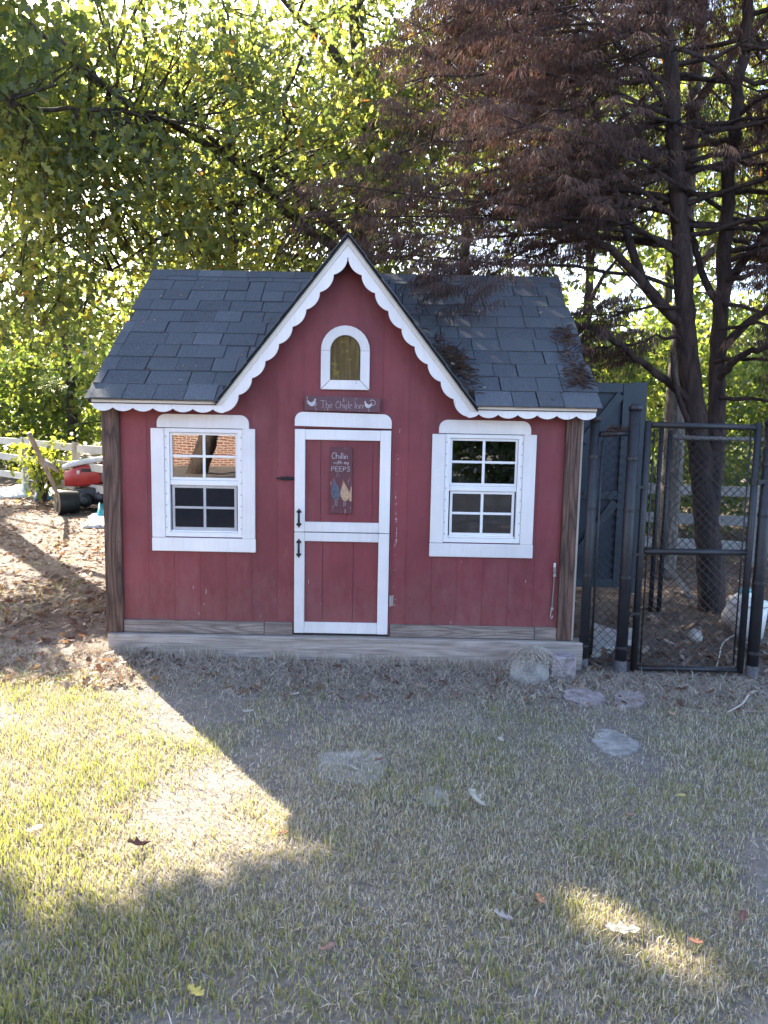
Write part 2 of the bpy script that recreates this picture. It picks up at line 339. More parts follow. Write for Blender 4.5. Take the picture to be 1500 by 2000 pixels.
MAT['oakleaf'] = leafmat('oak_leaves', [(0.0, (0.052, 0.076, 0.040)), (0.6, (0.090, 0.116, 0.055)), (0.96, (0.115, 0.145, 0.035)), (0.985, (0.24, 0.19, 0.03)), (1.0, (0.25, 0.11, 0.03))],
                         [(0.0, (0.15, 0.21, 0.05)), (0.5, (0.30, 0.36, 0.07)), (0.8, (0.52, 0.54, 0.09)), (0.96, (0.62, 0.60, 0.11)), (0.985, (0.66, 0.46, 0.05)), (1.0, (0.55, 0.22, 0.05))], 0.48)
MAT['farleaf'] = leafmat('wood_edge_leaves', [(0.0, (0.034, 0.058, 0.026)), (0.6, (0.062, 0.096, 0.036)), (1.0, (0.12, 0.15, 0.045))],
                         [(0.0, (0.15, 0.23, 0.035)), (0.6, (0.27, 0.35, 0.05)), (1.0, (0.46, 0.46, 0.07))], 0.45)
MAT['pineneedle'] = leafmat('pine_needles', [(0.0, (0.030, 0.052, 0.026)), (1.0, (0.072, 0.098, 0.042))], [(0.0, (0.08, 0.14, 0.03)), (1.0, (0.20, 0.24, 0.06))], 0.3)
MAT['cedarleaf'] = leafmat('dead_cedar_sprays', [(0.0, (0.030, 0.019, 0.017)), (0.5, (0.070, 0.045, 0.041)), (0.85, (0.13, 0.086, 0.074)), (1.0, (0.25, 0.145, 0.095))],
                           [(0.0, (0.10, 0.045, 0.04)), (0.8, (0.22, 0.11, 0.08)), (1.0, (0.36, 0.17, 0.08))], 0.25, 0.8)
MAT['shrubleaf'] = leafmat('bright_shrub_leaves', [(0.0, (0.085, 0.130, 0.030)), (1.0, (0.16, 0.20, 0.045))], [(0.0, (0.36, 0.44, 0.04)), (1.0, (0.55, 0.55, 0.07))], 0.5)
def brick_mat():
    m, nt, b = newmat('red_brick'); v = coords(nt, (1, 1, 1)); sx = N(nt, 'ShaderNodeSeparateXYZ'); nt.links.new(v, sx.inputs[0])
    cx = N(nt, 'ShaderNodeCombineXYZ'); nt.links.new(sx.outputs[0], cx.inputs[0]); nt.links.new(sx.outputs[2], cx.inputs[1])
    t = N(nt, 'ShaderNodeTexBrick'); nt.links.new(cx.outputs[0], t.inputs['Vector']); t.inputs['Scale'].default_value = 1.0
    t.inputs['Brick Width'].default_value = 0.25; t.inputs['Row Height'].default_value = 0.085; t.inputs['Mortar Size'].default_value = 0.017
    t.inputs['Color1'].default_value = (0.20, 0.06, 0.04, 1); t.inputs['Color2'].default_value = (0.30, 0.10, 0.06, 1); t.inputs['Mortar'].default_value = (0.55, 0.47, 0.40, 1)
    nt.links.new(t.outputs[0], b.inputs['Base Color']); b.inputs['Roughness'].default_value = 0.9; return m
MAT['brick'] = brick_mat()

# ------------------------------------------------------------------ ground
def field(x, y, s=1.0, seed=0):
    r = np.random.default_rng(seed); v = np.zeros_like(x)
    for k in range(9):
        f = s*(0.6+k*0.45); a = r.uniform(0, 6.28); p = r.uniform(0, 6.28)
        v += np.sin(f*(x*math.cos(a)+y*math.sin(a))+p)/(1+0.35*k)
    return v/3.2
xs = np.concatenate([[-600, -200, -80, -40, -25, -18], np.linspace(-14, 12, 131), [16, 25, 40, 80, 200, 600]])
ys = np.concatenate([[-600, -150, -60, -40, -25, -15, -9], np.linspace(-6, 20, 131), [24, 30, 40, 60, 120, 300, 900]])
GX, GY = np.meshgrid(xs, ys); GZ = gz(GX, GY) + 0.008*field(GX, GY, 6, 3)*(np.abs(GX) < 13)*(GY > -6)*(GY < 19)
nx, ny = len(xs), len(ys); idx = np.arange(nx*ny).reshape(ny, nx)
q = np.stack([idx[:-1, :-1].ravel(), idx[:-1, 1:].ravel(), idx[1:, 1:].ravel(), idx[1:, :-1].ravel()], 1)
setp(npmesh('ground', np.stack([GX.ravel(), GY.ravel(), GZ.ravel()], 1), [q], MAT['ground'], smooth=True), kind='structure', label='dry bare soil of the yard')

def blades(name, X, Y, H, W, lean, rnd, mat, label, flat=0.0, lift=0.0):
    n = len(X); Z = gz(X, Y) + lift
    a = RNG.uniform(0, 2*math.pi, n); b = RNG.uniform(0, 2*math.pi, n)
    dx, dy = np.cos(a), np.sin(a); wx, wy = np.cos(b), np.sin(b)
    up = np.sqrt(np.clip(1-lean**2, 0.01, 1)); P0 = np.stack([X, Y, Z-0.004], 1)
    m1 = np.stack([X+dx*lean*H*0.35, Y+dy*lean*H*0.35, Z+H*0.55*up], 1)
    tip = np.stack([X+dx*lean*H, Y+dy*lean*H, Z+H*up*0.92], 1)
    Wv = np.stack([wx*W/2, wy*W/2, np.zeros(n)], 1)
    V = np.stack([P0-Wv, P0+Wv, m1-Wv*0.8, m1+Wv*0.8, tip], 1).reshape(-1, 3)
    i = np.arange(n)[:, None]*5
    return setp(npmesh(name, V, [i+np.array([0, 1, 3, 2]), i+np.array([2, 3, 4])], mat, attrs={'rnd': np.repeat(rnd, 5)}), label, kind='stuff')

# lawn: short, half dormant; greener and longer to the left
n = 700000
Yg = -5.3 + 5.2*RNG.random(n)**1.0; Xg = RNG.uniform(-4.6, 4.6, n)
D = np.hypot(Xg-CAM[0], Yg-CAM[1])
keep = (np.abs(Xg) < 0.62*(Yg+5.7)+1.6) & (RNG.random(n) < np.clip(2.6/np.maximum(D, 1.0), 0.3, 1))
bare = field(Xg, Yg, 2.2, 5); edge = -0.62 + 0.18*field(Xg, Yg*0, 2.5, 9)
pk = sstep(-0.25, 0.35, bare+0.2+.25*field(Xg, Yg, 7, 61)) * 0.85 + 0.15
pk *= 1 - sstep(-0.25, 0.25, Yg-edge)*0.97
bp = np.exp(-(((Xg+0.15)/0.75)**2+((Yg+1.0)/0.42)**2))      # trodden soil below the door
pk *= 1-0.85*bp
keep &= RNG.random(n) < pk
Xg, Yg = Xg[keep], Yg[keep]; n = len(Xg)
grn = sstep(0.2, -1.6, Xg)*0.26 + 0.26*field(Xg, Yg, 1.6, 21) + 0.10 + 0.12*(Xg < 0.5)*sstep(-2.9, -3.8, Yg)
clump = field(Xg, Yg, 9, 31)
isg = RNG.random(n) < np.clip(grn+0.25*clump, 0.05, 0.85)
rnd = np.where(isg, RNG.uniform(0.0, 0.42, n), RNG.uniform(0.45, 1.0, n)**1.0)
H = np.where(isg, RNG.uniform(0.020, 0.052, n), RNG.uniform(0.010, 0.040, n))*(1+0.35*clump)*(1+0.25*sstep(0, -2, Xg))
lean = np.clip(np.where(isg, RNG.uniform(0.1, 0.75, n), RNG.uniform(0.05, 0.92, n)), 0, 0.99)
blades('lawn_grass', Xg, Yg, np.clip(H, 0.012, 0.11), RNG.uniform(0.0018, 0.0064, n), lean, rnd, MAT['grass'], 'short half dormant lawn grass, greener towards the left')
print('grass', n)
# dry clippings and straw lying in the lawn and along the foot of the playhouse
n1, n2 = 14000, 24000
Xs = np.concatenate([RNG.uniform(-4, 4, n1), RNG.uniform(-4.2, 4.2, n2)])
Ys = np.concatenate([RNG.uniform(-4.8, -0.5, n1), np.clip(-0.15-np.abs(RNG.normal(0, 0.42, n2)), -1.5, -0.12)])
k = (np.abs(Xs) < 0.62*(Ys+5.7)+1.0)
Xs, Ys = Xs[k], Ys[k]; n = len(Xs)
blades('straw_litter', Xs, Ys, np.where(np.arange(n) < k[:n1].sum(), RNG.uniform(0.02, 0.075, n), RNG.uniform(0.03, 0.11, n)), RNG.uniform(0.002, 0.0045, n), RNG.uniform(0.88, 0.995, n), RNG.random(n), MAT['straw'],
       'dry straw and clippings strewn along the foot of the red playhouse', lift=0.012)

n = 3600; Xe = RNG.uniform(-2.3, 1.75, n); Ye = -0.085-np.abs(RNG.normal(0, .05, n)); ke = field(Xe, Ye*0, 5, 71) > -.35; Xe, Ye = Xe[ke], Ye[ke]; n = len(Xe)
blades('dead_grass_fringe', Xe, Ye, RNG.uniform(.03, .11, n), RNG.uniform(.002, .005, n), RNG.uniform(.1, .85, n), RNG.uniform(.3, 1, n), MAT['straw'], 'fringe of dead grass standing against the skid beam')
# ------------------------------------------------------------------ leaf tools
def frames(n, axis=None, spread=1.0, down=0.0):
    a = RNG.normal(0, 1, (n, 3)) if axis is None else axis + RNG.normal(0, spread, (n, 3))
    a[:, 2] -= down; a /= np.linalg.norm(a, axis=1)[:, None]
    nn = RNG.normal(0, 1, (n, 3)); nn[:, 2] += 0.6
    nn -= a*np.sum(a*nn, 1)[:, None]; nn /= np.linalg.norm(nn, axis=1)[:, None]
    return np.stack([a, np.cross(nn, a), nn], 2)          # columns
OAKH = [(0, 0), (0.2, .19), (0.33, .09), (0.52, .31), (0.63, .13), (0.80, .24), (1, 0)]
def tmpl_oak():
    v = [(x-0.1, y, 0.22*y+0.12*(x-0.5)**2) for x, y in OAKH] + [(x-0.1, -y, 0.22*y+0.12*(x-0.5)**2) for x, y in OAKH[1:-1]]
    return np.array(v), [np.array([[0, 1, 2, 3, 4, 5, 6]]), np.array([[0, 6, 11, 10, 9, 8, 7]])]
def tmpl_far():
    return np.array([(0, 0, 0), (0.45, 0.34, 0.05), (1, 0, -0.05), (0.55, -0.32, 0.05)]), [np.array([[0, 1, 2, 3]])]
def scatter(name, C, S, Rm, tm, mat, parent, rnd, **kw):
    tv, tf = tm; n = len(C); m = len(tv)
    V = (np.einsum('nij,mj->nmi', Rm, tv)*S[:, None, None] + C[:, None, :]).reshape(-1, 3)
    off = (np.arange(n)*m)
    fl = [(off[:, None, None]+f[None]).reshape(-1, f.shape[1]) for f in tf]
    return npmesh(name, V, fl, mat, parent, {'rnd': np.repeat(rnd, m)}, **kw)
# pools of sun that reach the lawn through gaps in the crowns
def gpoly(pts): return np.array([on_ground(*p)[:2] for p in pts])
LIT0 = [gpoly([(-60, 1335), (190, 1345), (250, 1375), (330, 1370), (430, 1440), (545, 1545), (640, 1640), (470, 1665), (330, 1690), (180, 1735), (110, 1760), (-60, 1700)]),
       gpoly([(215, 1255), (305, 1330), (240, 1345), (120, 1275)]),
       gpoly([(1060, 1735), (1120, 1750), (1280, 1820), (1350, 1870), (1405, 1920), (1370, 1915), (1250, 1868), (1110, 1775)]),
       gpoly([(-40, 1030), (60, 1000), (205, 995), (205, 1035), (90, 1045)]), gpoly([(-40, 955), (200, 948), (205, 978), (-40, 985)])]
LIT = [p_.mean(0)+(p_-p_.mean(0))*(1+(.11 if i_ != 2 else .05)/np.maximum(np.linalg.norm(p_-p_.mean(0), axis=1), .2))[:, None] for i_, p_ in enumerate(LIT0)]
def inpoly(P, poly):
    x, y = P[:, 0], P[:, 1]; ins = np.zeros(len(P), bool); j = len(poly)-1
    for i in range(len(poly)):
        xi, yi = poly[i]; xj, yj = poly[j]
        c = ((yi > y) != (yj > y)) & (x < (xj-xi)*(y-yi)/(yj-yi+1e-12)+xi); ins ^= c; j = i
    return ins
def shades_pool(C):
    G = C[:, :2] - SUN[:2]/SUN[2]*C[:, 2:3]; m = np.zeros(len(C), bool)
    for off in ((0, 0), (.11, .05), (-.11, -.05), (-.07, .12), (.07, -.12)):
        H_ = G+np.array(off)+RNG.normal(0, .03, G.shape)
        for p in LIT: m |= inpoly(H_, p)
    return m

# ------------------------------------------------------------------ playhouse
AX, SL = -0.285, 1.264                      # gable apex x, gable slope
house = thing('playhouse', (-0.3, 1.4, -0.08), 'small red wooden playhouse with white scalloped trim and grey shingle roof', 'playhouse')
def bx(name, x0, x1, y0, y1, z0, z1, mat, parent, bevel=0.003):
    return MB().box(x0, x1, y0, y1, z0, z1).build(name, MAT[mat], parent, bevel=bevel)
WIN = [(-1.728, 0.74), (0.345, 0.735)]
holes = [(-1.632, -1.052, 0.835, 1.65), (0.441, 1.021, 0.83, 1.645), (-0.412, -0.192, 2.018, 2.338), (-0.668, 0.046, 0.1, 1.66)]
def wtop(x): return max(1.80, 2.97-SL*abs(x-AX))
def board(x0, x1):
    cuts = sorted({x0, x1} | {c for h in holes for c in h[:2] if x0 < c < x1} | ({AX} if x0 < AX < x1 else set())
                             | {c for c in (AX-1.17/SL, AX+1.17/SL) if x0 < c < x1})
    cols = []
    for a, b in zip(cuts[:-1], cuts[1:]):
        mid = (a+b)/2; z = 0.195; ps = []
        for h in sorted([h for h in holes if h[0] <= mid <= h[1]], key=lambda h: h[2]):
            if h[2] > z: ps.append([(a, z), (b, z), (b, h[2]), (a, h[2])])
            z = h[3]
        ps.append([(a, z), (b, z), (b, wtop(b)), (a, wtop(a))]); cols.append(ps)
    m = min(len(c) for c in cols); out = []
    if m > 1 and all(len(c) == m for c in cols):          # cut right through by an opening: one object for each length of board
        for k in range(m):
            mb = MB()
            for c in cols: mb.prism_xz(c[k], 0.0, 0.012)
            out.append(mb)
    else:
        mb = MB()
        for c in cols:
            for q_ in c: mb.prism_xz(q_, 0.0, 0.012)
        out.append(mb)
    return out
x = -1.957; bw = 0.1935
while x < 1.32:
    x1 = min(x+bw, 1.327)
    for mb in board(x+0.0017, x1-0.0017): mb.build('siding_board', MAT['red'], house)
    x = x1
# sheet behind the boards shows as the grooves
mb = MB()
for (a, b) in ((-1.957, -1.632), (-1.632, -1.052), (-1.052, -0.668), (-0.668, -0.412), (-0.412, -0.285), (-0.285, -0.192), (-0.192, 0.046), (0.046, 0.441), (0.441, 1.021), (1.021, 1.327)):
    m_ = (a+b)/2; z = 0.1
    for h in sorted([h for h in holes if h[0] <= m_ <= h[1]], key=lambda h: h[2]):
        if h[2] > z: mb.prism_xz([(a, z), (b, z), (b, h[2]), (a, h[2])], 0.0022, 0.0105)
        z = h[3]
    for s in range(6):
        u, v = a+(b-a)*s/6, a+(b-a)*(s+1)/6; mb.prism_xz([(u, z), (v, z), (v, wtop(v)-0.01), (u, wtop(u)-0.01)], 0.0022, 0.0105)
mb.build('wall_sheathing', MAT['red'], house)
# side and back walls, floor
for sx in (-1, 1):
    X = -2.045 if sx < 0 else 1.435; y = 0.13
    while y < 2.93:
        y1 = min(y+bw, 2.95); ztop = lambda yy: 1.85+0.69*min(yy+0.1, 3.0-yy+0.1)-0.06
        a, b = y+0.002, y1-0.002; X2 = X-sx*0.012
        xa, xb = sorted((X, X2)); mid = (a+b)/2
        v = [(xa, a, .1), (xb, a, .1), (xb, b, .1), (xa, b, .1), (xa, a, ztop(a)), (xb, a, ztop(a)), (xb, b, ztop(b)), (xa, b, ztop(b))]
        MB().add(v, [(3,2,1,0),(4,5,6,7),(0,1,5,4),(1,2,6,5),(2,3,7,6),(3,0,4,7)]).build('siding_board', MAT['red'], house); y = y1
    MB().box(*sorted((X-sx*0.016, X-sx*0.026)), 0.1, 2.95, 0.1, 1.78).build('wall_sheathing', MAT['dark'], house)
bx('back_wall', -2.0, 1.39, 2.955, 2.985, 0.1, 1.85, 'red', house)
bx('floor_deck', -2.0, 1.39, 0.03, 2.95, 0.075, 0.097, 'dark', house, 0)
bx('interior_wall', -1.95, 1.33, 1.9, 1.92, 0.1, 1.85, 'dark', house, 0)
# corner posts, skid, base planks
for xa, xb, ea, eb in ((-2.067, -1.957, -2.085, -2.0675), (1.328, 1.434, 1.4345, 1.452)):
    p = bx('corner_post', xa, xb, -0.035, 0.10, 0.098, 1.83, 'post', house, 0.004)
    bx('corner_edge_board', ea, eb, -0.028, 0.12, 0.098, 1.83, 'postedge' if xa > 0 else 'post', house, 0.002)
bx('skid_beam', -2.062, 1.522, -0.075, 0.08, -0.13, 0.095, 'skid', house, 0.008)
bx('skid_beam', -2.062, 1.45, 2.85, 3.0, -0.13, 0.07, 'skid', house, 0.008)
for i, (a, b, t) in enumerate(((-1.955, -0.893, 0), (-0.889, -0.678, .003), (0.062, 1.155, 0), (1.159, 1.326, .002))):
    bx('base_plank', a, b, -0.022-t, 0.012, 0.099, 0.193, 'plank', house, 0.003)
# windows
def rounded_head(x0, x1, z0, z1, r, tilt=0.0):
    pts = [(x0, z0), (x1, z0)]
    for k in range(7): a = k/6*math.pi/2; pts.append((x1-r+r*math.cos(a), z1-r+r*math.sin(a)))
    for k in range(7): a = math.pi/2+k/6*math.pi/2; pts.append((x0+r+r*math.cos(a), z1-r+r*math.sin(a)))
    return [(px, pz+tilt*(px-x0)) for px, pz in pts]
def window(x0, dz, label, screen):
    f = MB(); fx0, fx1, fz0, fz1 = x0+0.099, x0+0.672, 0.838+dz, 1.643+dz
    for a, b, c, d in ((fx0, fx0+0.034, fz0, fz1), (fx1-0.034, fx1, fz0, fz1), (fx0+0.034, fx1-0.034, fz1-0.028, fz1), (fx0+0.034, fx1-0.034, fz0, fz0+0.032)):
        f.box(a, b, -0.012, 0.06, c, d)
    wnd = f.build('window', MAT['vinyl'], house); wnd['label'] = label
    bx('side_trim', x0, x0+0.097, -0.022, -0.001, 0.832+dz, 1.642+dz, 'white', wnd)
    bx('side_trim', x0+0.674, x0+0.768, -0.022, -0.001, 0.830+dz, 1.648+dz, 'white', wnd)
    bx('bottom_trim', x0-0.002, x0+0.772, -0.024, -0.001, 0.728+dz, 0.829+dz, 'white', wnd)
    MB().prism_xz(rounded_head(x0+0.047, x0+0.723, 1.6485+dz, 1.747+dz, 0.065), -0.022, -0.001).build('head_trim', MAT['white'], wnd)
    # nail heads along the flange
    nh = MB()
    for s_ in (fx0+0.008, fx1-0.008):
        for k in range(9): nh.box(s_-0.003, s_+0.003, -0.0145, -0.0121, 0.90+dz+k*0.085, 0.906+dz+k*0.085)
    setp(nh.build('nail_heads', MAT['black'], wnd), kind='stuff')
    def sash(zb, zt, inset, y, m, bw_, lower):
        a, b = fx0+0.034+inset, fx1-0.034-inset; s = MB()
        for r in ((a, a+bw_, zb, zt), (b-bw_, b, zb, zt), (a+bw_, b-bw_, zt-bw_, zt), (a+bw_, b-bw_, zb, zb+bw_*1.2)): s.box(r[0], r[1], y, y+0.022, r[2], r[3])
        s.build('sash', MAT[m], wnd)
        ia, ib, ja, jb = a+bw_, b-bw_, zb+bw_*1.2, zt-bw_; xm, zm = (ia+ib)/2, (ja+jb)/2
        bx('muntin', xm-0.010, xm+0.010, y+0.003, y+0.014, ja, jb, m, wnd, 0.002)
        bx('muntin', ia, xm-0.0105, y+0.003, y+0.014, zm-0.009, zm+0.009, m, wnd, 0.002); bx('muntin', xm+0.0105, ib, y+0.003, y+0.014, zm-0.009, zm+0.009, m, wnd, 0.002)
        for u0, u1 in ((ia, xm-0.010), (xm+0.010, ib)):
            for v0, v1 in ((ja, zm-0.009), (zm+0.009, jb)):
                bx('pane', u0, u1, y+0.009, y+0.012, v0, v1, 'glass', wnd, 0)
        if lower and screen:
            bx('insect_screen', ia, ib, y+0.0060, y+0.0068, ja, jb, 'screen', wnd, 0)
    sash(1.262+dz, 1.612+dz, 0.002, 0.006, 'vinyl', 0.016, False)
    bx('meeting_rail', fx0+0.034, fx1-0.034, 0.0, 0.03, 1.222+dz, 1.260+dz, 'vinyl', wnd, 0.004)
    sash(0.885+dz, 1.220+dz, 0.012, 0.014, 'grey_vinyl' if screen else 'vinyl', 0.018, True)
    bx('lower_rail', fx0+0.036, fx1-0.036, -0.004, 0.03, 0.871+dz, 0.8845+dz, 'vinyl', wnd, 0.003)
    return wnd
window(-1.728, 0.0, 'left window reflecting a brick wall in its upper panes', True)
window(0.346, -0.004, 'right window with dark panes', False)
# arched gable window
cz, r0, r1, cx = 2.2275, 0.110, 0.1775, -0.3025
arc = [(math.cos(a), math.sin(a)) for a in np.linspace(0, math.pi, 15)]
outer = [(cx+r1*c, cz+r1*s) for c, s in arc]; inner = [(cx+r0*c, cz+r0*s) for c, s in arc]
mb = MB()
for i in range(14): mb.prism_xz([inner[i], outer[i], outer[i+1], inner[i+1]], -0.024, -0.001)
aw = mb.build('arched_window', MAT['white'], house); aw['label'] = 'small arched window in the gable'
MB().prism_xz([(cx-r1, cz-.002), (cx-r1, 1.948), (cx-r0, 2.016), (cx-r0, cz-.002)], -0.024, -0.001).build('side_trim', MAT['white'], aw, bevel=.002)
MB().prism_xz([(cx+r0, cz-.002), (cx+r0, 2.016), (cx+r1, 1.948), (cx+r1, cz-.002)], -0.024, -0.001).build('side_trim', MAT['white'], aw, bevel=.002)
MB().prism_xz([(cx-r1+.003, 1.9465), (cx+r1-.003, 1.9465), (cx+r0-.003, 2.0145), (cx-r0+.003, 2.0145)], -0.027, -0.001).build('bottom_trim', MAT['white'], aw, bevel=.002)
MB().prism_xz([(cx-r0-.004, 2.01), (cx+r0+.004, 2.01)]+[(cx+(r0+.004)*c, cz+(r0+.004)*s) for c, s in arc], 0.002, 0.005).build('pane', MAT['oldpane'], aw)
# door
MB().prism_xz(rounded_head(-0.666, 0.044, 1.678, 1.781, 0.06, -0.012), -0.03, -0.001).build('door_header', MAT['white'], house)
bx('door_jamb', 0.047, 0.060, -0.012, 0.03, 0.099, 1.67, 'red', house); bx('door_stop', -0.67, 0.046, 0.034, 0.044, 0.1, 1.67, 'dark', house, 0)
bx('door_sill', -0.668, 0.046, 0.0, 0.03, 0.099, 0.109, 'dark', house, 0)
def leaf(z0, z1, rb, rt, label, grooves):
    d = MB()
    xs_ = [-0.664]+grooves+[0.041]
    for a, b in zip(xs_[:-1], xs_[1:]): d.box(a+0.0015, b-0.0015, 0.0, 0.012, z0+0.002, z1-0.002)
    d.box(-0.66, 0.038, 0.0145, 0.03, z0+0.004, z1-0.004)
    door = d.build('door', MAT['red'], house); door['label'] = label
    bx('stile', -0.666, -0.590, -0.024, -0.001, z0, z1, 'white', door); bx('stile', -0.037, 0.043, -0.024, -0.001, z0, z1, 'white', door)
    bx('rail', -0.5895, -0.0375, -0.022, -0.001, z0+0.001, z0+rb, 'white', door); bx('rail', -0.5895, -0.0375, -0.022, -0.001, z1-rt, z1-0.001, 'white', door)
    return door
dU = leaf(0.8925, 1.655, 0.075, 0.077, 'upper half door', [-0.475, -0.28, -0.09])
dL = leaf(0.116, 0.888, 0.085, 0.066, 'lower half door', [-0.455, -0.225])
def handle(zc, door):
    x0 = -0.632; h = MB()
    h.tube([(x0, -0.028, zc-0.042), (x0+.002, -0.052, zc-0.026), (x0+.003, -0.060, zc), (x0+.002, -0.052, zc+0.026), (x0, -0.028, zc+0.042)], [0.006, 0.008, 0.0085, 0.008, 0.006], 8)
    for s in (-1, 1):
        pts = [(0.005, .036), (0.019, .043), (0.017, .052), (0.008, .060), (0, .074), (-0.008, .060), (-0.017, .052), (-0.019, .043), (-0.005, .036)]
        pts = [(x0+a, zc+s*b) for a, b in pts]; h.prism_xz(pts if s > 0 else pts[::-1], -0.031, -0.0245)
    h.build('handle', MAT['black'], door)
handle(0.996, dU); handle(0.768, dL)
l = MB(); l.box(-0.775, -0.668, -0.014, -0.001, 1.276, 1.300); l.tube([(-0.80, -0.020, 1.288), (-0.668, -0.020, 1.288)], 0.006, 8); l.box(-0.73, -0.722, -0.03, -0.001, 1.272, 1.304)
l.build('slide_latch', MAT['black'], house)
def hinge(zc, m, door):
    h = MB(); h.box(0.0625, 0.094, -0.006, -0.001, zc-0.055, zc+0.055); h.tube([(0.062, -0.012, zc-0.058), (0.062, -0.012, zc+0.058)], 0.007, 8)
    h.box(0.078, 0.083, -0.0085, -0.005, zc-0.035, zc-0.030); h.box(0.078, 0.083, -0.0085, -0.005, zc+0.030, zc+0.035); h.build('hinge', MAT[m], door)
hinge(1.555, 'red', dU); hinge(0.90, 'red', dL)
h = MB(); h.box(0.0625, 0.083, -0.006, -0.001, 0.335, 0.415); h.tube([(0.06, -0.012, 0.333), (0.06, -0.012, 0.417)], 0.0065, 8); h.box(0.071, 0.076, -0.009, -0.005, 0.372, 0.377); h.build('hinge', MAT['galv'], dL)['label'] = 'bare grey metal hinge'
fl = MB()
for k in range(46):      # spatters of white paint beside the door
    z = random.choice([random.uniform(0.78, 1.2), random.uniform(0.30, 1.55), random.uniform(0.8, 1.0)]); xx = 0.088+0.006*math.sin(z*9)+random.gauss(0, .003); l_ = random.uniform(.003, .014)
    fl.prism_xz([(xx, z), (xx+.0035, z+.001), (xx+.003, z+l_), (xx+.0005, z+l_)], -0.0012, -0.0002)
for (px, py, ll) in ((766, 845, 4), (780, 845, 10), (602, 1140, 12), (626, 1180, 3), (377, 1150, 9), (402, 1160, 14), (398, 1182, 6), (388, 1200, 6), (1026, 1138, 8), (900, 1098, 3), (880, 1218, 8), (508, 1205, 3), (722, 765, 3)):
    p = at(px, py, 0); fl.prism_xz([(p[0], p[2]), (p[0]+.002, p[2]), (p[0]+.0045, p[2]+ll*.0028), (p[0]+.003, p[2]+ll*.0028)], -0.0012, -0.0002)
setp(fl.build('paint_flecks', MAT['white'], house), kind='stuff')

# roof: deck, shingles, dormer
EY, EZ, RY, RZ = -0.19, 1.845, 1.50, 3.03
ms = (RZ-EZ)/(RY-EY); XL, XR = -2.135, 1.545
def roofz(y): return EZ+ms*(y-EY)
ln = math.hypot(1, ms); nrm = np.array([0, -ms, 1])/ln; dn = np.array([0, -1, -ms])/ln
hE = (3.0-EZ)/SL; dk = MB()
for poly in ([(XL+.015, EY+.012, EZ), (AX-hE, EY+.012, EZ), (AX-.01, RY, RZ), (XL+.015, RY, RZ)], [(AX+hE, EY+.012, EZ), (XR-.015, EY+.012, EZ), (XR-.015, RY, RZ), (AX+.01, RY, RZ)],
             [(XR-.015, 2*RY-EY, EZ), (XL+.015, 2*RY-EY, EZ), (XL+.015, RY+.001, RZ), (XR-.015, RY+.001, RZ)]):
    dk.add(poly+[(a, b, c-.03) for a, b, c in poly], [(0,1,2,3), (7,6,5,4), (0,4,5,1), (1,5,6,2), (2,6,7,3), (3,7,4,0)])
roof = dk.build('roof', MAT['felt'], house)
tab = bpy.data.meshes.new('shingle')
t = MB().box(0, 1, -1, 0, 0, 1); tab.from_pydata(t.v, [], t.f); tab.materials.append(MAT['shingle']); tab.update()
def put_tab(p, ex, ed, en, wdt, ln_, th, tilt=0.012):
    """p: upper-left corner; ex across, ed up-slope, en normal"""
    o = bpy.data.objects.new('shingle', tab); link(o, roof); org = origin_of(roof)
    e2 = ed + en*tilt*-1; e2 = e2/np.linalg.norm(e2); e3 = np.cross(ex, e2)
    Mx = Matrix.Identity(4)
    for i in range(3): Mx[i][0] = ex[i]*wdt; Mx[i][1] = e2[i]*ln_; Mx[i][2] = e3[i]*th; Mx[i][3] = p[i]-org[i]
    o.matrix_local = Mx
slope_len = math.hypot(RY-EY, RZ-EZ); rows = 11; ex_ = slope_len/rows; ntab = 0
e_x, e_u = np.array([1.0, 0, 0]), -dn
for r in range(rows):
    top = (r+1)*ex_; yy = EY+(r+0.35)*ex_/ln; zz = roofz(yy); half = (3.0-zz)/SL
    x = XL + random.uniform(-0.25, 0.0)
    jx = random.uniform(-.006, .006)
    while x < XR:
        wdt = random.choice([0.14, 0.18, 0.22, 0.27, 0.31]); a, b = max(x, XL+jx), min(x+wdt, XR+jx)
        if r <= 1:
            hh = (3.0-roofz(EY+(r+(.12 if r == 0 else .5))*ex_/ln))/SL-.01
            if a < AX: b = min(b, AX-hh)
            elif b > AX: a = max(a, AX+hh)
        if b-a > 0.03 and not (a > AX-half+0.03 and b < AX+half-0.03):
            base = np.array([a+0.0015, EY, EZ]) + e_u*(top-0.002) + nrm*0.002
            thick = random.choice([0.007, 0.009, 0.010, 0.013]); 
            put_tab(base, e_x, e_u, nrm, b-a-random.choice([.004, .006, .009]), ex_+random.uniform(0.0, 0.006)+(0.012 if r == 0 else 0.004), thick, 0.030); ntab += 1
        x += wdt
# ridge caps
x = XL
while x < XR-0.02:
    wdt = min(0.215, XR-x)
    if not (AX-0.08 < x and x+wdt < AX+0.08):
        for sgn in (1, -1):
            up_ = np.array([0, sgn, ms])/ln; nn = np.array([0, -sgn*ms, 1])/ln
            exv = e_x if sgn > 0 else -e_x
            p0 = np.array([x if sgn > 0 else x+wdt-.003, RY, RZ]) + nn*0.014
            put_tab(p0, exv, up_, nn, wdt-0.003, 0.125, 0.006, 0.0)
    x += wdt
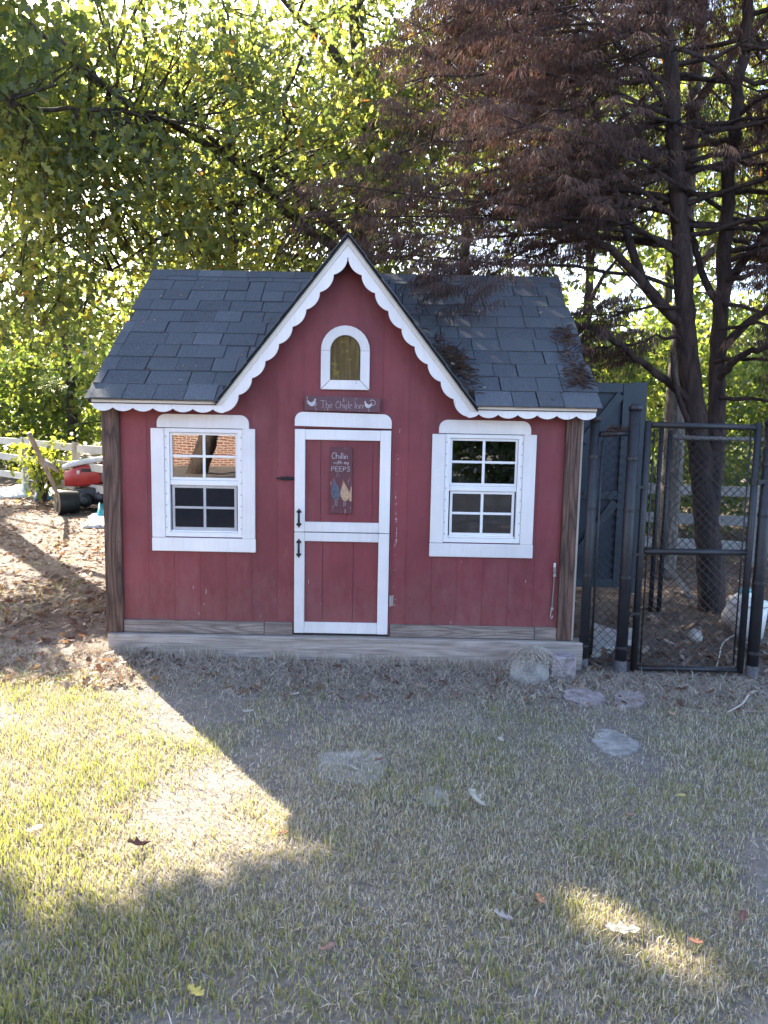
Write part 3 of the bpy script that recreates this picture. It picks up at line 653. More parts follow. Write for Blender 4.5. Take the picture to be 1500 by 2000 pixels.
# dormer slopes
DY0 = -0.205; zap = 3.000
for s in (-1, 1):
    run = 0.925; ev = np.array([AX+s*run, DY0, zap-SL*run]); apx = np.array([AX, DY0, zap]); bk = np.array([AX, RY+0.02, zap])
    nn = np.array([s*SL, 0, 1]); nn /= np.linalg.norm(nn); tri = [apx, ev, bk]
    low = [p-nn*0.008 for p in tri]
    f = [(0, 1, 2), (5, 4, 3), (0, 3, 4, 1), (1, 4, 5, 2), (2, 5, 3, 0)]
    pymesh('dormer_slope', tri+low, f if s < 0 else [q_[::-1] for q_ in f], MAT['felt'], roof)
    upv = np.array([-s*SL**0*1.0, 0, SL]); upv = np.array([-s, 0, SL])/math.hypot(1, SL)
    L = math.hypot(run, SL*run); nr = 8
    for r in range(nr):
        d_top = L*(1-(r+1)/nr); along = L/nr
        pz = zap-SL*(run*(d_top+along*0.7)/L); yv = EY+(pz-EZ)/ms
        y = DY0-0.012
        while y < yv-0.05:
            wdt = min(random.choice([.2, .28, .36]), yv-y+0.05)
            exv = np.array([0, 1.0, 0]) if s > 0 else np.array([0, -1.0, 0])
            p0 = apx + (-upv)*(d_top+0.002) + nn*0.003; p0[1] = y if s > 0 else y+wdt-0.002
            put_tab(p0, exv, upv, nn, wdt-0.003, along+0.006, 0.006, 0.03); y += wdt; ntab += 1
print('tabs', ntab)
# fascia: strip + scalloped board along eaves and rakes
def scallop(a, b, per, w0, depth, inward, flip0=0.0):
    """polygon in xz from a to b (upper edge), board hanging towards 'inward'"""
    a = np.array(a, float); b = np.array(b, float); L = np.linalg.norm(b-a); d = (b-a)/L; i_ = np.array(inward, float)
    n = max(1, round(L/per)); p = L/n; low = []
    for k in range(n):
        for j in range(8):
            t = j/8; low.append(a+d*(k+t)*p+i_*(w0+depth*(math.sin(math.pi*t))**0.75))
    low.append(b+i_*w0)
    return [tuple(a), tuple(b)] + [tuple(q_) for q_ in low[::-1]]
def ccw(poly):
    A = sum(poly[i][0]*poly[(i+1) % len(poly)][1]-poly[(i+1) % len(poly)][0]*poly[i][1] for i in range(len(poly)))
    return poly if A > 0 else poly[::-1]
yb = -0.170
zE = 1.842; cL = AX-0.925; cR = AX+0.935
def edged(mb, name, k=1):
    o = mb.build(name, MAT['white'], house); o.data.materials.append(MAT['edge'])
    for p_ in list(o.data.polygons)[2:]: p_.material_index = 1
    return o
for s, run, xe in ((-1, 0.925, -2.092), (1, 0.935, 1.498)):
    inw = np.array([-s*SL, -1.0]); inw /= np.linalg.norm(inw); dd = np.array([s, -SL])/math.hypot(1, SL)
    A = np.array([AX, 2.985]); B = np.array([AX+s*run, 2.985-SL*run]); zt = zE-0.022
    M_ = np.array([B[0]-s*(0.030+0.62*(zt-B[1]))/0.784, zt]); Q_ = M_+0.0265*dd+0.049*inw      # mitre where rake meets eave
    # eave: plain strip over a scalloped board
    lo = scallop((xe, zt), (M_[0]-s*0.075, zt), 0.143, 0.034, 0.026, (0, -1))[2:]
    lo = [q_ for q_ in lo if s*(q_[0]-Q_[0]) > 0.012]
    edged(MB().prism_xz(ccw([(xe, zt), tuple(M_+[s*.0008, 0]), tuple(Q_+[s*.0008, 0])]+lo), yb, yb+0.02), 'scalloped_fascia')
    x0_, x1_ = sorted((xe+s*.004, B[0]+s*.001)); MB().box(x0_, x1_, yb-0.010, yb+0.018, zE-0.0215, zE-0.0005).build('fascia_strip', MAT['cream'], house, bevel=.002)
    # rake
    a2 = A+np.array([0, -0.030*math.hypot(1, SL)])
    poly = scallop(a2+dd*0.066, M_+0.0265*dd, 0.150, 0.049, 0.027, inw)
    poly = [tuple(a2), tuple(M_)] + poly[2:] + [(AX, a2[1]-0.088)]
    edged(MB().prism_xz(ccw(poly), yb-0.003, yb+0.017), 'scalloped_fascia')
    MB().prism_xz(ccw([tuple(A), tuple(B), tuple(M_-dd*.002), (A[0], A[1]-0.029*math.hypot(1, SL))]), yb-0.012, yb+0.014).build('fascia_strip', MAT['cream'], house)
    MB().prism_xz(ccw([(A[0], A[1]+0.007*math.hypot(1, SL)), (B[0]+s*.006, B[1]+0.007*math.hypot(1, SL)-.006), tuple(B-inw*0.002), (A[0], A[1]+.003)]), yb-0.028, yb+0.012).build('drip_edge', MAT['felt'], house)
# soffit boards closing the eaves
for a, b in ((-2.09, cL), (cR, 1.495)): bx('soffit', a, b, yb+0.022, 0.0, 1.785, 1.797, 'white', house, 0)

# ------------------------------------------------------------------ hand-lettered signs
GLY = {'T': [[(0,1),(.8,1)], [(.4,1),(.4,0)]], 'h': [[(0,1),(0,0)], [(0,.4),(.25,.55),(.45,.4),(.45,0)]], 'e': [[(0,.3),(.45,.33),(.4,.52),(.2,.55),(0,.3),(.15,.02),(.45,.08)]],
       'C': [[(.6,.85),(.35,1),(.08,.75),(.02,.4),(.15,.05),(.4,0),(.62,.15)]], 'i': [[(.1,.5),(.1,0)], [(.1,.72),(.1,.76)]], 'c': [[(.42,.45),(.2,.55),(.02,.28),(.18,.0),(.42,.08)]],
       'k': [[(0,1),(0,0)], [(.4,.52),(0,.22),(.42,0)]], 'I': [[(.1,1),(.1,0)]], 'n': [[(0,.52),(0,0)], [(0,.38),(.22,.55),(.4,.4),(.42,0)]], 'l': [[(.08,1),(.08,0)]],
       'w': [[(0,.52),(.15,0),(.3,.45),(.45,0),(.6,.52)]], 't': [[(.2,.85),(.2,.05),(.32,0)], [(0,.55),(.42,.55)]], 'm': [[(0,.52),(0,0)], [(0,.4),(.18,.54),(.28,.4),(.28,0)], [(.28,.4),(.46,.54),(.56,.4),(.56,0)]],
       'y': [[(0,.52),(.2,.05)], [(.42,.52),(.1,-.35)]], 'P': [[(0,0),(0,1),(.4,.95),(.5,.72),(.38,.5),(0,.46)]], 'E': [[(.5,1),(0,1),(0,0),(.5,0)], [(0,.52),(.4,.52)]],
       'S': [[(.5,.85),(.28,1),(.05,.8),(.2,.55),(.45,.38),(.45,.1),(.2,0),(0,.12)]]}
ADV = {'T': .95, 'h': .62, 'e': .62, 'C': .82, 'i': .28, 'c': .58, 'k': .6, 'I': .35, 'n': .6, 'l': .26, 'w': .78, 't': .55, 'm': .75, 'y': .6, 'P': .68, 'E': .68, 'S': .7, ' ': .45}
def lettering(text, x0, x1, z0, h, y, r, mat, parent, slant=0.0):
    tot = sum(ADV[c] for c in text); sx = (x1-x0)/tot; mb = MB(); x = x0
    for c in text:
        for st in GLY.get(c, []):
            pts = [(x+p[0]*sx+random.gauss(0, r*.25), y, z0+p[1]*h+slant*(x-x0)+random.gauss(0, r*.25)) for p in st]
            if len(pts) == 2: pts = [pts[0], tuple((np.array(pts[0])+np.array(pts[1]))/2), pts[1]]
            mb.tube(pts, r, 5)
        x += ADV[c]*sx
    return mb.build('lettering', MAT[mat], parent)
HEN = [(0.02,.95),(.10,1.0),(.17,.93),(.20,.83),(.30,.70),(.50,.58),(.70,.60),(.86,.75),(.98,.80),(.95,.58),(.86,.38),(.70,.22),(.50,.14),(.28,.20),(.12,.36),(.05,.55),(.06,.75),(0.0,.85)]
def hen(x0, z0, w_, h_, y, mat, parent, flip=False, name='hen'):
    p = [((x0+w_-q_[0]*w_) if flip else (x0+q_[0]*w_), z0+q_[1]*h_) for q_ in HEN]
    return MB().prism_xz(ccw(p), y-0.0012, y).build(name, MAT[mat], parent)
s1 = thing('name_sign', (-0.318, -0.02, 1.789), 'long weathered plank sign above the door reading The Chick Inn', 'sign')
MB().prism_xz([(-0.592, 1.792), (-0.30, 1.790), (-0.044, 1.787), (-0.042, 1.886), (-0.25, 1.894), (-0.592, 1.899)], -0.046, -0.031).build('board', MAT['signbrown'], s1)
for xs_ in (-0.575, -0.06): bx('spacer', xs_-.01, xs_+.01, -0.0305, -0.001, 1.81, 1.87, 'dark', s1, 0)
lettering('The Chick Inn', -0.475, -0.165, 1.812, 0.052, -0.0465, 0.0018, 'letterpink', s1, -0.004)
hen(-0.575, 1.812, 0.065, 0.066, -0.047, 'chalk', s1, True, 'painted_hen'); hen(-0.158, 1.806, 0.058, 0.062, -0.047, 'chalk', s1, False, 'painted_hen')
k_ = MB(); k_.tube([(-0.10+0.022*math.cos(a), -0.047, 1.855+0.020*math.sin(a)) for a in np.linspace(2.6, -2.4, 12)], 0.002, 5); k_.build('painted_tail', MAT['chalk'], s1)
s2 = thing('door_sign', (-0.322, -0.01, 1.035), 'narrow upright sign on the upper door reading Chillin with my PEEPS above painted hens', 'sign')
MB().box(-0.403, -0.241, -0.016, -0.0006, 1.035, 1.528).build('board', MAT['signbrown2'], s2, bevel=.002)
lettering('Chillin', -0.392, -0.270, 1.442, 0.044, -0.0165, 0.0022, 'chalk', s2)
lettering('with my', -0.378, -0.262, 1.402, 0.030, -0.0165, 0.0018, 'chalk', s2)
lettering('PEEPS', -0.394, -0.250, 1.350, 0.034, -0.0165, 0.0022, 'chalk', s2)
def bighen(x0, z0, s, mat, clipx, name):
    P = [(.28,1.0),(.36,1.04),(.42,.96),(.50,.86),(.62,.76),(.78,.62),(.94,.50),(.99,.36),(.92,.22),(.78,.10),(.60,.02),(.42,.03),(.24,.12),(.12,.26),(.06,.42),(.12,.58),(.22,.74),(.26,.88)]
    p = [(min(x0+a*s, clipx), z0+b*s*1.95) for a, b in P]; return MB().prism_xz(ccw(p), -0.0182, -0.017).build(name, MAT[mat], s2)
bighen(-0.4025, 1.135, 0.080, 'henblue', -0.33, 'painted_hen'); bighen(-0.332, 1.125, 0.078, 'henbuff', -0.262, 'painted_hen')
MB().prism_xz(ccw([(-0.262,1.135),(-0.248,1.125),(-0.2425,1.13),(-0.2425,1.235),(-0.248,1.245),(-0.255,1.21),(-0.264,1.18)]), -0.0182, -0.017).build('painted_hen', MAT['henbuff'], s2)
cm = MB(); cm.prism_xz(ccw([(-0.383,1.285),(-0.372,1.305),(-0.374,1.277)]), -0.0195, -0.0183); cm.prism_xz(ccw([(-0.312,1.272),(-0.301,1.292),(-0.304,1.262)]), -0.0195, -0.0183); cm.build('painted_comb', MAT['comb'], s2)
lg = MB()
for xx, c in ((-0.365, 0), (-0.352, 0), (-0.300, 1), (-0.290, 1)): lg.tube([(xx, -0.017, 1.14), (xx+.002, -0.017, 1.10), (xx-.006, -0.017, 1.092)], 0.0015, 4)
lg.build('painted_legs', MAT['letterpink'], s2)
# strap with hooks hanging on the wall
st = thing('bungee_strap', (1.288, -0.01, 0.69), 'dark strap with metal hooks hanging on the red wall under the right window', 'strap')
MB().tube([(1.291, -0.012, 0.60), (1.290, -0.012, 0.52), (1.286, -0.011, 0.40), (1.283, -0.011, 0.335)], 0.0045, 6).build('cord', MAT['greyplastic'], st)
h = MB(); h.tube([(1.289, -0.014, 0.60), (1.284, -0.018, 0.625), (1.286, -0.018, 0.655), (1.291, -0.012, 0.665)], 0.004, 6); h.tube([(1.293, -0.014, 0.60), (1.298, -0.018, 0.625), (1.296, -0.018, 0.655)], 0.003, 6); h.box(1.28, 1.302, -0.022, -0.004, 0.588, 0.604); h.build('hook', MAT['galv'], st)
h = MB(); h.tube([(1.285, -0.014, 0.335), (1.275, -0.016, 0.31), (1.276, -0.016, 0.275), (1.284, -0.016, 0.262), (1.292, -0.016, 0.285)], 0.004, 6); h.box(1.274, 1.294, -0.022, -0.004, 0.33, 0.348); h.build('hook', MAT['galv'], st)
bx('eyelet', 1.283, 1.299, -0.014, -0.001, 0.655, 0.69, 'whiteplastic', st, .003)

# ------------------------------------------------------------------ chain-link kennel
def pipe(a, b, r, n=12): return MB().tube([a, b], r, n)
def chain_mesh(name, p0, p1, z0, z1, parent, cell=0.062, r=0.0025):
    p0 = np.array(p0, float); p1 = np.array(p1, float); L = np.linalg.norm(p1-p0); d = (p1-p0)/L; H = z1-z0; mb = MB(); nn = np.array([d[1], -d[0]])
    c = -H
    def P(s, z, off): q_ = p0+d*s+nn*off; return (q_[0], q_[1], z0+z)
    while c < L:
        for fam in (0, 1):
            s0, s1 = max(0, c), min(L, c+H)
            if s1-s0 < 0.01: continue
            za, zb = s0-c, s1-c
            if fam: za, zb = H-za, H-zb
            mb.tube([P(s0, za, .0025*fam), P(s1, zb, .0025*fam)], r, 3, cap=False)
        c += cell*1.05
    o = mb.build(name, MAT['wire'], parent); return setp(o, kind='stuff')
FY = -0.06
def gnd(x, y): return float(gz(x, y))
def post(x, y, ztop, r, label, cat='fence post', cap=True, name='fence_post'):
    g = gnd(x, y); t = thing(name, (x, y, g), label, cat, 'posts of the chain-link kennel')
    pipe((x, y, g-0.12), (x, y, ztop-0.03), r, 16).build('pipe', MAT['fence'], t, True)
    mb = MB(); mb.tube([(x, y, ztop-0.05), (x, y, ztop-0.022), (x, y, ztop-0.004), (x, y, ztop)], [r*1.13, r*1.13, r*0.8, r*0.2], 16); mb.build('cap', MAT['fence'], t, True)
    for z in (0.18, 0.72, 1.22, 1.60):
        b_ = MB(); b_.tube([(x, y, g+z), (x, y, g+z+0.022)], r*1.12, 16); b_.box(x+r, x+r+0.03, y-.006, y+.006, g+z+.003, g+z+.019); b_.build('band', MAT['fence'], t)
    s_ = MB(); s_.tube([(x, y, g-0.02), (x, y, g+0.09)], r*1.06, 16); s_.build('worn_foot', MAT['wornpipe'], t)
    return t
pA = at(1152, 1060, FY); pB = at(1226, 1060, FY); pG0 = at(1252, 1060, FY); pG1 = at(1464, 1060, FY); pC = at(1487, 1060, FY)
post(pA[0], FY+.02, 1.80, 0.036, 'black pipe post right against the corner of the red playhouse')
post(pB[0], FY, 1.885, 0.043, 'thick capped black pipe post that the kennel gate hangs on')
post(pC[0]+.005, FY, 1.80, 0.043, 'thick black pipe post at the right edge of the picture, latch side of the gate')
pan = thing('chain_link_fence', ((pA[0]+pB[0])/2, FY, gnd(pA[0], FY)), 'narrow strip of chain-link between the playhouse corner and the gate post', 'fence')
pipe((pA[0]+.036, FY, 1.66), (pB[0]-.044, FY, 1.67), 0.021).build('top_rail', MAT['fence'], pan, True)
pipe((pA[0]+.055, FY, 0.0), (pA[0]+.055, FY, 1.62), 0.008).build('tension_bar', MAT['fence'], pan, True)
chain_mesh('wire_mesh', (pA[0]+.04, FY), (pB[0]-.045, FY), gnd(pA[0], FY)+.02, 1.66, pan)
dbr = MB()
for k in range(40):
    xx = random.uniform(pA[0]+.05, pB[0]-.05); a = random.uniform(0, 6.28); L_ = random.uniform(.03, .10)
    dbr.tube([(xx, FY+random.uniform(-.03, .01), 1.69+random.uniform(-.015, .02)), (xx+math.cos(a)*L_, FY+random.uniform(-.05, .02), 1.685+random.uniform(-.05, .05))], 0.003, 3)
setp(dbr.build('dead_twigs', MAT['litter'], None), 'dead twigs caught on the top rail beside the playhouse', kind='stuff')
gate = thing('chain_link_gate', ((pG0[0]+pG1[0])/2, FY, gnd(2.2, FY)), 'black chain-link kennel gate with pipe frame and middle rail', 'gate')
gx0, gx1, gzt, gzm, gzb = pG0[0], pG1[0], 1.735, 0.80, gnd(2.2, FY)+0.025
for xx in (gx0, gx1): pipe((xx, FY, gzb-0.01), (xx, FY, gzt+0.03), 0.0255, 14).build('stile', MAT['fence'], gate, True)
pipe((gx0+.026, FY, gzt), (gx1-.026, FY, gzt-.006), 0.0225, 14).build('top_rail', MAT['fence'], gate, True)
pipe((gx0+.026, FY, gzm), (gx1-.026, FY, gzm+.006), 0.0225, 14).build('middle_rail', MAT['fence'], gate, True)
pipe((gx0+.026, FY, gzb+.012), (gx1-.026, FY, gzb+.012), 0.0205, 14).build('bottom_rail', MAT['fence'], gate, True)
for xx in (gx0+.05, gx1-.05): pipe((xx, FY+.004, gzb+.05), (xx, FY+.004, gzt-.03), 0.006, 8).build('tension_bar', MAT['fence'], gate, True)
chain_mesh('wire_mesh', (gx0+.028, FY+.006), (gx1-.028, FY+.006), gzb+.035, gzt-.024, gate)
for zz in (0.35, 0.80, 1.30):
    b_ = MB(); b_.tube([(gx0, FY, zz-.03), (gx0, FY, zz-.008)], 0.030, 12); b_.bar((pB[0]+.04, FY-.02, zz-.02), (gx0, FY-.02, zz-.02), (0, 1, 0), (0, 0, 1), .012, .022); b_.build('hinge', MAT['fence'], gate)
lt = MB(); lt.bar((gx1+.01, FY-.03, 1.33), (pC[0]-.02, FY-.03, 1.34), (0, 1, 0), (0, 0, 1), .012, .03); lt.tube([(gx1, FY, 1.31), (gx1, FY, 1.36)], .031, 12); lt.build('latch', MAT['fence'], gate)
for (px, py, r_) in ((1443, 803, .035),):
    p = at(px, py, FY); MB().tube([(p[0]+r_*math.cos(a), FY, p[2]+r_*math.sin(a)) for a in np.linspace(0.6, 5.0, 14)], 0.003, 5).build('wire_curl', MAT['wire'], gate)
# back run of the kennel
b0 = at(1272, 1160, 1.9); b1 = at(1500, 1160, 1.9); b0 = b0[0]; b1 = b1[0]+0.9; BY = 1.9; g0 = gnd(b0, BY)
bf = thing('chain_link_fence', ((b0+b1)/2, BY, g0), 'chain-link back side of the kennel behind the gate', 'fence')
for k, xx in enumerate((b0, b0+.085, b1)): pipe((xx, BY, g0-.05), (xx, BY, 1.70-.02*k), 0.024, 12).build('post', MAT['fence'], bf, True)
pipe((b0+.11, BY, 1.61), (b1, BY, 1.60), 0.022).build('top_rail', MAT['greyplastic'], bf, True)
chain_mesh('wire_mesh', (b0+.11, BY), (b1-.02, BY), g0+.02, 1.60, bf, 0.07, 0.0022)
# blue-grey timber door standing open behind the corner
DYd = 1.15; dl = at(1150, 760, DYd)[0]-0.12; dr = at(1228, 900, DYd)[0]; dz0, dz1 = 0.26, at(1200, 748, DYd)[2]
td = thing('timber_door', ((dl+dr)/2, DYd, gnd(1.8, DYd)), 'open blue-grey timber door with diagonal braces behind the kennel fence', 'door')
bx('panel', dl+.005, dr-.005, DYd+.02, DYd+.035, dz0+.005, dz1-.01, 'tealpanel', td)
bx('stile', dr-.085, dr, DYd-.01, DYd+.019, dz0, dz1-.001, 'teal', td); bx('stile', dl, dl+.08, DYd-.01, DYd+.019, dz0, dz1-.001, 'teal', td)
zm = at(1200, 965, DYd)[2]
for za, zb in ((dz1-.085, dz1), (zm-.05, zm+.03), (dz0, dz0+.08)): bx('rail', dl+.081, dr-.086, DYd-.008, DYd+.019, za, zb, 'teal', td)
for (xa, za, xb, zb) in ((dl+.09, dz1-.52, dr-.10, dz1-.10), (dl+.09, zm-.55, dr-.10, zm-.07)):
    dv = np.array([xb-xa, 0, zb-za]); dv /= np.linalg.norm(dv); MB().bar((xa, DYd+.004, za), (xb, DYd+.004, zb), (0, 1, 0), (-dv[2], 0, dv[0]), .024, .075).build('brace', MAT['teal'], td)
e1 = at(1262, 760, DYd+.09)[0]
bx('edge_board', dr+.004, e1, DYd+.05, DYd+.075, dz0-.06, dz1+.012, 'teal', td)
bx('hanging_post', dl-.10, dl-.012, DYd-.03, DYd+.06, gnd(1.6, DYd)-.05, dz1+.02, 'teal', td)
bx('hinge', dl-.03, dl+.12, DYd-.018, DYd-.011, zm-.01, zm+.02, 'black', td, 0)
# flat slabs and clutter inside the kennel
def slab(name, pts, th, mat, label, cat, tiltz=0.0, group=None):
    if group is None and cat in ('stepping stone', 'paver'):
        E_ = [np.array(q_, float) for q_ in pts]; E_ = E_+E_[:3]; q2 = spline(E_, 4)[4:4+4*len(pts)]; pts = [tuple(q_+RNG.normal(0, 1.2, 2)) for q_ in q2]
    G = [on_ground(*p) for p in pts]; c = np.mean(G, axis=0); n = len(G)
    top = [(g[0]+random.uniform(-.01, .01), g[1], gnd(g[0], g[1])+th+tiltz*i/n) for i, g in enumerate(G)]
    bot = [(g[0]*1.0, g[1], gnd(g[0], g[1])-0.03) for g in G]
    o = pymesh(name, top+bot, [tuple(range(n)), tuple(range(2*n-1, n-1, -1))]+[(i, i+n, (i+1) % n+n, (i+1) % n) for i in range(n)], MAT[mat], None, base=(c[0], c[1], gnd(c[0], c[1])))
    bm = bmesh.new(); bm.from_mesh(o.data); bmesh.ops.recalc_face_normals(bm, faces=bm.faces); bmesh.ops.bevel(bm, geom=list(bm.edges), offset=min(.012, th*.4), segments=2, affect='EDGES', clamp_overlap=True); bm.to_mesh(o.data); bm.free()
    return setp(o, label, cat, group)
slab('concrete_slab', [(1152, 1288), (1202, 1272), (1206, 1242), (1160, 1225)], 0.05, 'concrete', 'pale concrete slab lying behind the narrow chain-link strip', 'slab')
slab('concrete_slab', [(1212, 1268), (1240, 1258), (1238, 1236), (1213, 1232)], 0.045, 'concrete', 'small pale concrete slab showing between the two gate posts', 'slab')
def rock(name, p, rx, ry, rz, mat, label, cat, seed=0, sub=3, group=None, jag=0.18):
    bm = bmesh.new(); bmesh.ops.create_icosphere(bm, subdivisions=sub, radius=1.0); r_ = random.Random(seed)
    dirs = [(Vector((r_.gauss(0, 1), r_.gauss(0, 1), r_.gauss(0, 1))).normalized(), r_.uniform(-1, 1)) for _ in range(14)]
    for v in bm.verts:
        d = v.co.normalized(); k = 1+jag*sum(a*max(0, d.dot(u))**3 for u, a in dirs); v.co = Vector((d.x*rx*k, d.y*ry*k, d.z*rz*k))
    me = bpy.data.meshes.new(name); bm.to_mesh(me); bm.free(); me.shade_smooth()
    o = finish(name, me, MAT[mat], None, base=tuple(p)); return setp(o, label, cat, group)
p = on_ground(1356, 1252); rock('white_stone', (p[0], p[1], p[2]+.045), .062, .06, .07, 'palestone', 'rounded white stone on the kennel floor', 'stone', 4)
# long plank leaning by the cedar
pa, pb = on_ground(1352, 1165), at(1290, 1088, 2.5)
plk = MB(); dv = (pb-pa)/np.linalg.norm(pb-pa); wv = np.cross(dv, [0, 1, 0]); wv /= np.linalg.norm(wv); plk.bar(pa-[0, 0, .02], pb, wv, [0, 1, 0], .06, .03)
setp(plk.build('leaning_board', MAT['plywood'], None, base=tuple(pa)), 'grey board leaning at an angle beside the cedar trunk', 'board')
# feed sack, bucket and tub by the right edge
p = on_ground(1440, 1222)
fs = thing('feed_sack', tuple(p), 'slumped white sack catching sunlight by the kennel gate', 'sack')
mb = MB(); R_ = []
for i, (z, r_, o_) in enumerate(((0, .10, 0), (.03, .155, 0), (.10, .165, .01), (.20, .14, .03), (.27, .12, .045), (.31, .075, .05), (.335, .05, .05))):
    R_.append((z, r_, o_))
V = []; nk = 14
for z, r_, o_ in R_:
    for k in range(nk):
        a = 2*math.pi*k/nk; rr = r_*(1+.14*math.sin(3*a+z*20)+random.uniform(-.05, .05)); V.append((p[0]+o_+rr*math.cos(a), p[1]+rr*.8*math.sin(a), p[2]-.005+z))
Fc = [(i*nk+k, i*nk+(k+1) % nk, (i+1)*nk+(k+1) % nk, (i+1)*nk+k) for i in range(len(R_)-1) for k in range(nk)]+[tuple(range(nk-1, -1, -1)), tuple(range((len(R_)-1)*nk, len(R_)*nk))]
pymesh('bag', V, Fc, MAT['whiteplastic'], fs, True)
MB().tube([(p[0]+.02, p[1], p[2]+.325), (p[0]+.05, p[1]-.02, p[2]+.35), (p[0]+.09, p[1], p[2]+.345)], [.035, .045, .02], 8).build('turquoise_lining', MAT['turq'], fs, True)
p = on_ground(1478, 1258); p = p+np.array([0.03, 0.25, 0])
tb = thing('plastic_tub', tuple(p), 'pale plastic tub behind the latch post at the right edge', 'tub')
MB().tube([(p[0], p[1], p[2]-.01), (p[0], p[1], p[2]+.2), (p[0], p[1], p[2]+.30)], [.13, .15, .155], 18, cap=True).build('body', MAT['whiteplastic'], tb, True)
MB().tube([(p[0], p[1], p[2]+.298), (p[0], p[1], p[2]+.325)], .168, 18).build('rim', MAT['whiteplastic'], tb, True)
# fallen sticks by the gate
for i, pts in enumerate((((1478, 1352), (1462, 1362), (1448, 1385), (1420, 1398)), ((1440, 1240), (1412, 1262), (1404, 1290), (1398, 1312)), ((1330, 1300), (1350, 1318), (1352, 1330)))):
    P = [on_ground(*q_)+np.array([0, 0, .015+.02*random.random()]) for q_ in pts]
    lab = ('forked pale stick on the soil in front of the latch post', 'thin bent twig on the kennel floor below the sack', 'short bent twig under the gate bottom rail')[i]
    o = MB().tube(spline(P, 4), [.012-.0006*k for k in range(len(spline(P, 4)))] if i == 0 else .005, 6).build('fallen_stick', MAT['stick'], None, True, base=tuple(P[0])); setp(o, lab, 'stick')
# pavers and stepping stones
p = on_ground(1035, 1332)
setp(rock('field_stone', (p[0], p[1]+.06, p[2]+.03), .15, .12, .19, 'bluestone', None, None, 9, 3, None, .1), 'rounded grey stone heaped with dry grass against the skid beam', 'stone')
bp_ = on_ground(1100, 1327); o = MB().box(bp_[0]-.095, bp_[0]+.09, bp_[1]+.0, bp_[1]+.13, bp_[2]-.05, bp_[2]+.165).build('paver_block', MAT['lilacstone'], None, bevel=.012, base=tuple(bp_)); setp(o, 'lilac concrete block set against the right end of the skid', 'block')
slab('lilac_paver', [(1098, 1362), (1120, 1376), (1165, 1382), (1182, 1368), (1150, 1350), (1110, 1350)], 0.02, 'lilacstone', 'flat lilac paver in the grass in front of the right corner post', 'paver')
slab('lilac_paver', [(1200, 1380), (1245, 1384), (1262, 1366), (1240, 1352), (1205, 1354)], 0.010, 'lilacstone', 'duller half-buried paver just right of the flat lilac one', 'paver')
slab('stepping_stone', [(1160, 1455), (1195, 1478), (1240, 1470), (1245, 1452), (1205, 1430), (1165, 1428)], 0.010, 'bluestone', 'oval grey stepping stone in the grass on the right', 'stepping stone')
slab('stepping_stone', [(612, 1500), (660, 1528), (735, 1532), (752, 1505), (745, 1472), (680, 1468), (630, 1475)], 0.006, 'bluestone', 'wide flat blue-grey stepping stone in front of the door', 'stepping stone')
slab('stepping_stone', [(822, 1560), (850, 1576), (878, 1566), (868, 1540), (838, 1538)], 0.004, 'bluestone', 'small half-buried stone in the grass right of the wide stepping stone', 'stepping stone')
straw = MB(); c0 = on_ground(1038, 1325)
for k in range(900):
    a = random.uniform(0, 6.28); r_ = abs(random.gauss(0, .12)); x_, y_ = c0[0]+math.cos(a)*r_*1.1, c0[1]-.02+math.sin(a)*r_
    z_ = gnd(x_, y_)+max(.01, .225*math.sqrt(max(0, 1-(r_/.19)**2))); b_ = random.uniform(0, 6.28); L_ = random.uniform(.04, .12)
    straw.tube([(x_, y_, z_), (x_+math.cos(b_)*L_*.5, y_+math.sin(b_)*L_*.5, z_+random.uniform(0, .02)), (x_+math.cos(b_)*L_, y_+math.sin(b_)*L_, z_-random.uniform(0, .05))], .0016, 3, cap=False)
setp(straw.build('dry_grass_tuft', MAT['stick'], None), 'dry grass heaped over the rounded stone by the skid', kind='stuff')

# ------------------------------------------------------------------ rail fences
def rail_fence(name, P, zs, hw, label, mat, every, phase=0.0, h_post=1.22):
    P = [np.array(p, float) for p in P]; t = thing(name, (*P[0], gnd(*P[0])), label, 'fence'); acc = phase
    for a, b in zip(P[:-1], P[1:]):
        L = np.linalg.norm(b-a); d = (b-a)/L; n = max(1, round(L/every)); seg = L/n
        for k in range(n+1):
            q_ = a+d*seg*k; g = gnd(*q_); MB().bar((q_[0], q_[1], g-.1), (q_[0], q_[1], g+h_post), (d[0], d[1], 0), (-d[1], d[0], 0), .115, .10).build('post', MAT[mat], t, bevel=.006)
            if k < n:
                for z in zs:
                    s0, s1 = a+d*(seg*k+.06), a+d*(seg*(k+1)-.06); j = random.uniform(-.02, .02)
                    MB().bar((*s0, gnd(*s0)+z+j), (*s1, gnd(*s1)+z-j*.5), (-d[1], d[0], 0), (0, 0, 1), .04, .14).build('rail', MAT[mat], t, bevel=.004)
    return t
f1 = at(150, 945, 8.55); dirf = np.array([2.9, -2.75])/math.hypot(2.9, 2.75); fp = f1[:2]
rail_fence('rail_fence', [fp-dirf*9.6, fp, fp+dirf*4.8], (1.11, 0.77, 0.40), .14, 'old cream three-rail fence running back along the wood on the left', 'rail', 2.4)
rail_fence('rail_fence', [(-1.2, 5.05), (7.2, 4.75)], (1.02, 0.62, 0.27), .14, 'grey three-rail fence behind the kennel and the cedar trunk', 'greyrail', 2.4, 0, 1.12)

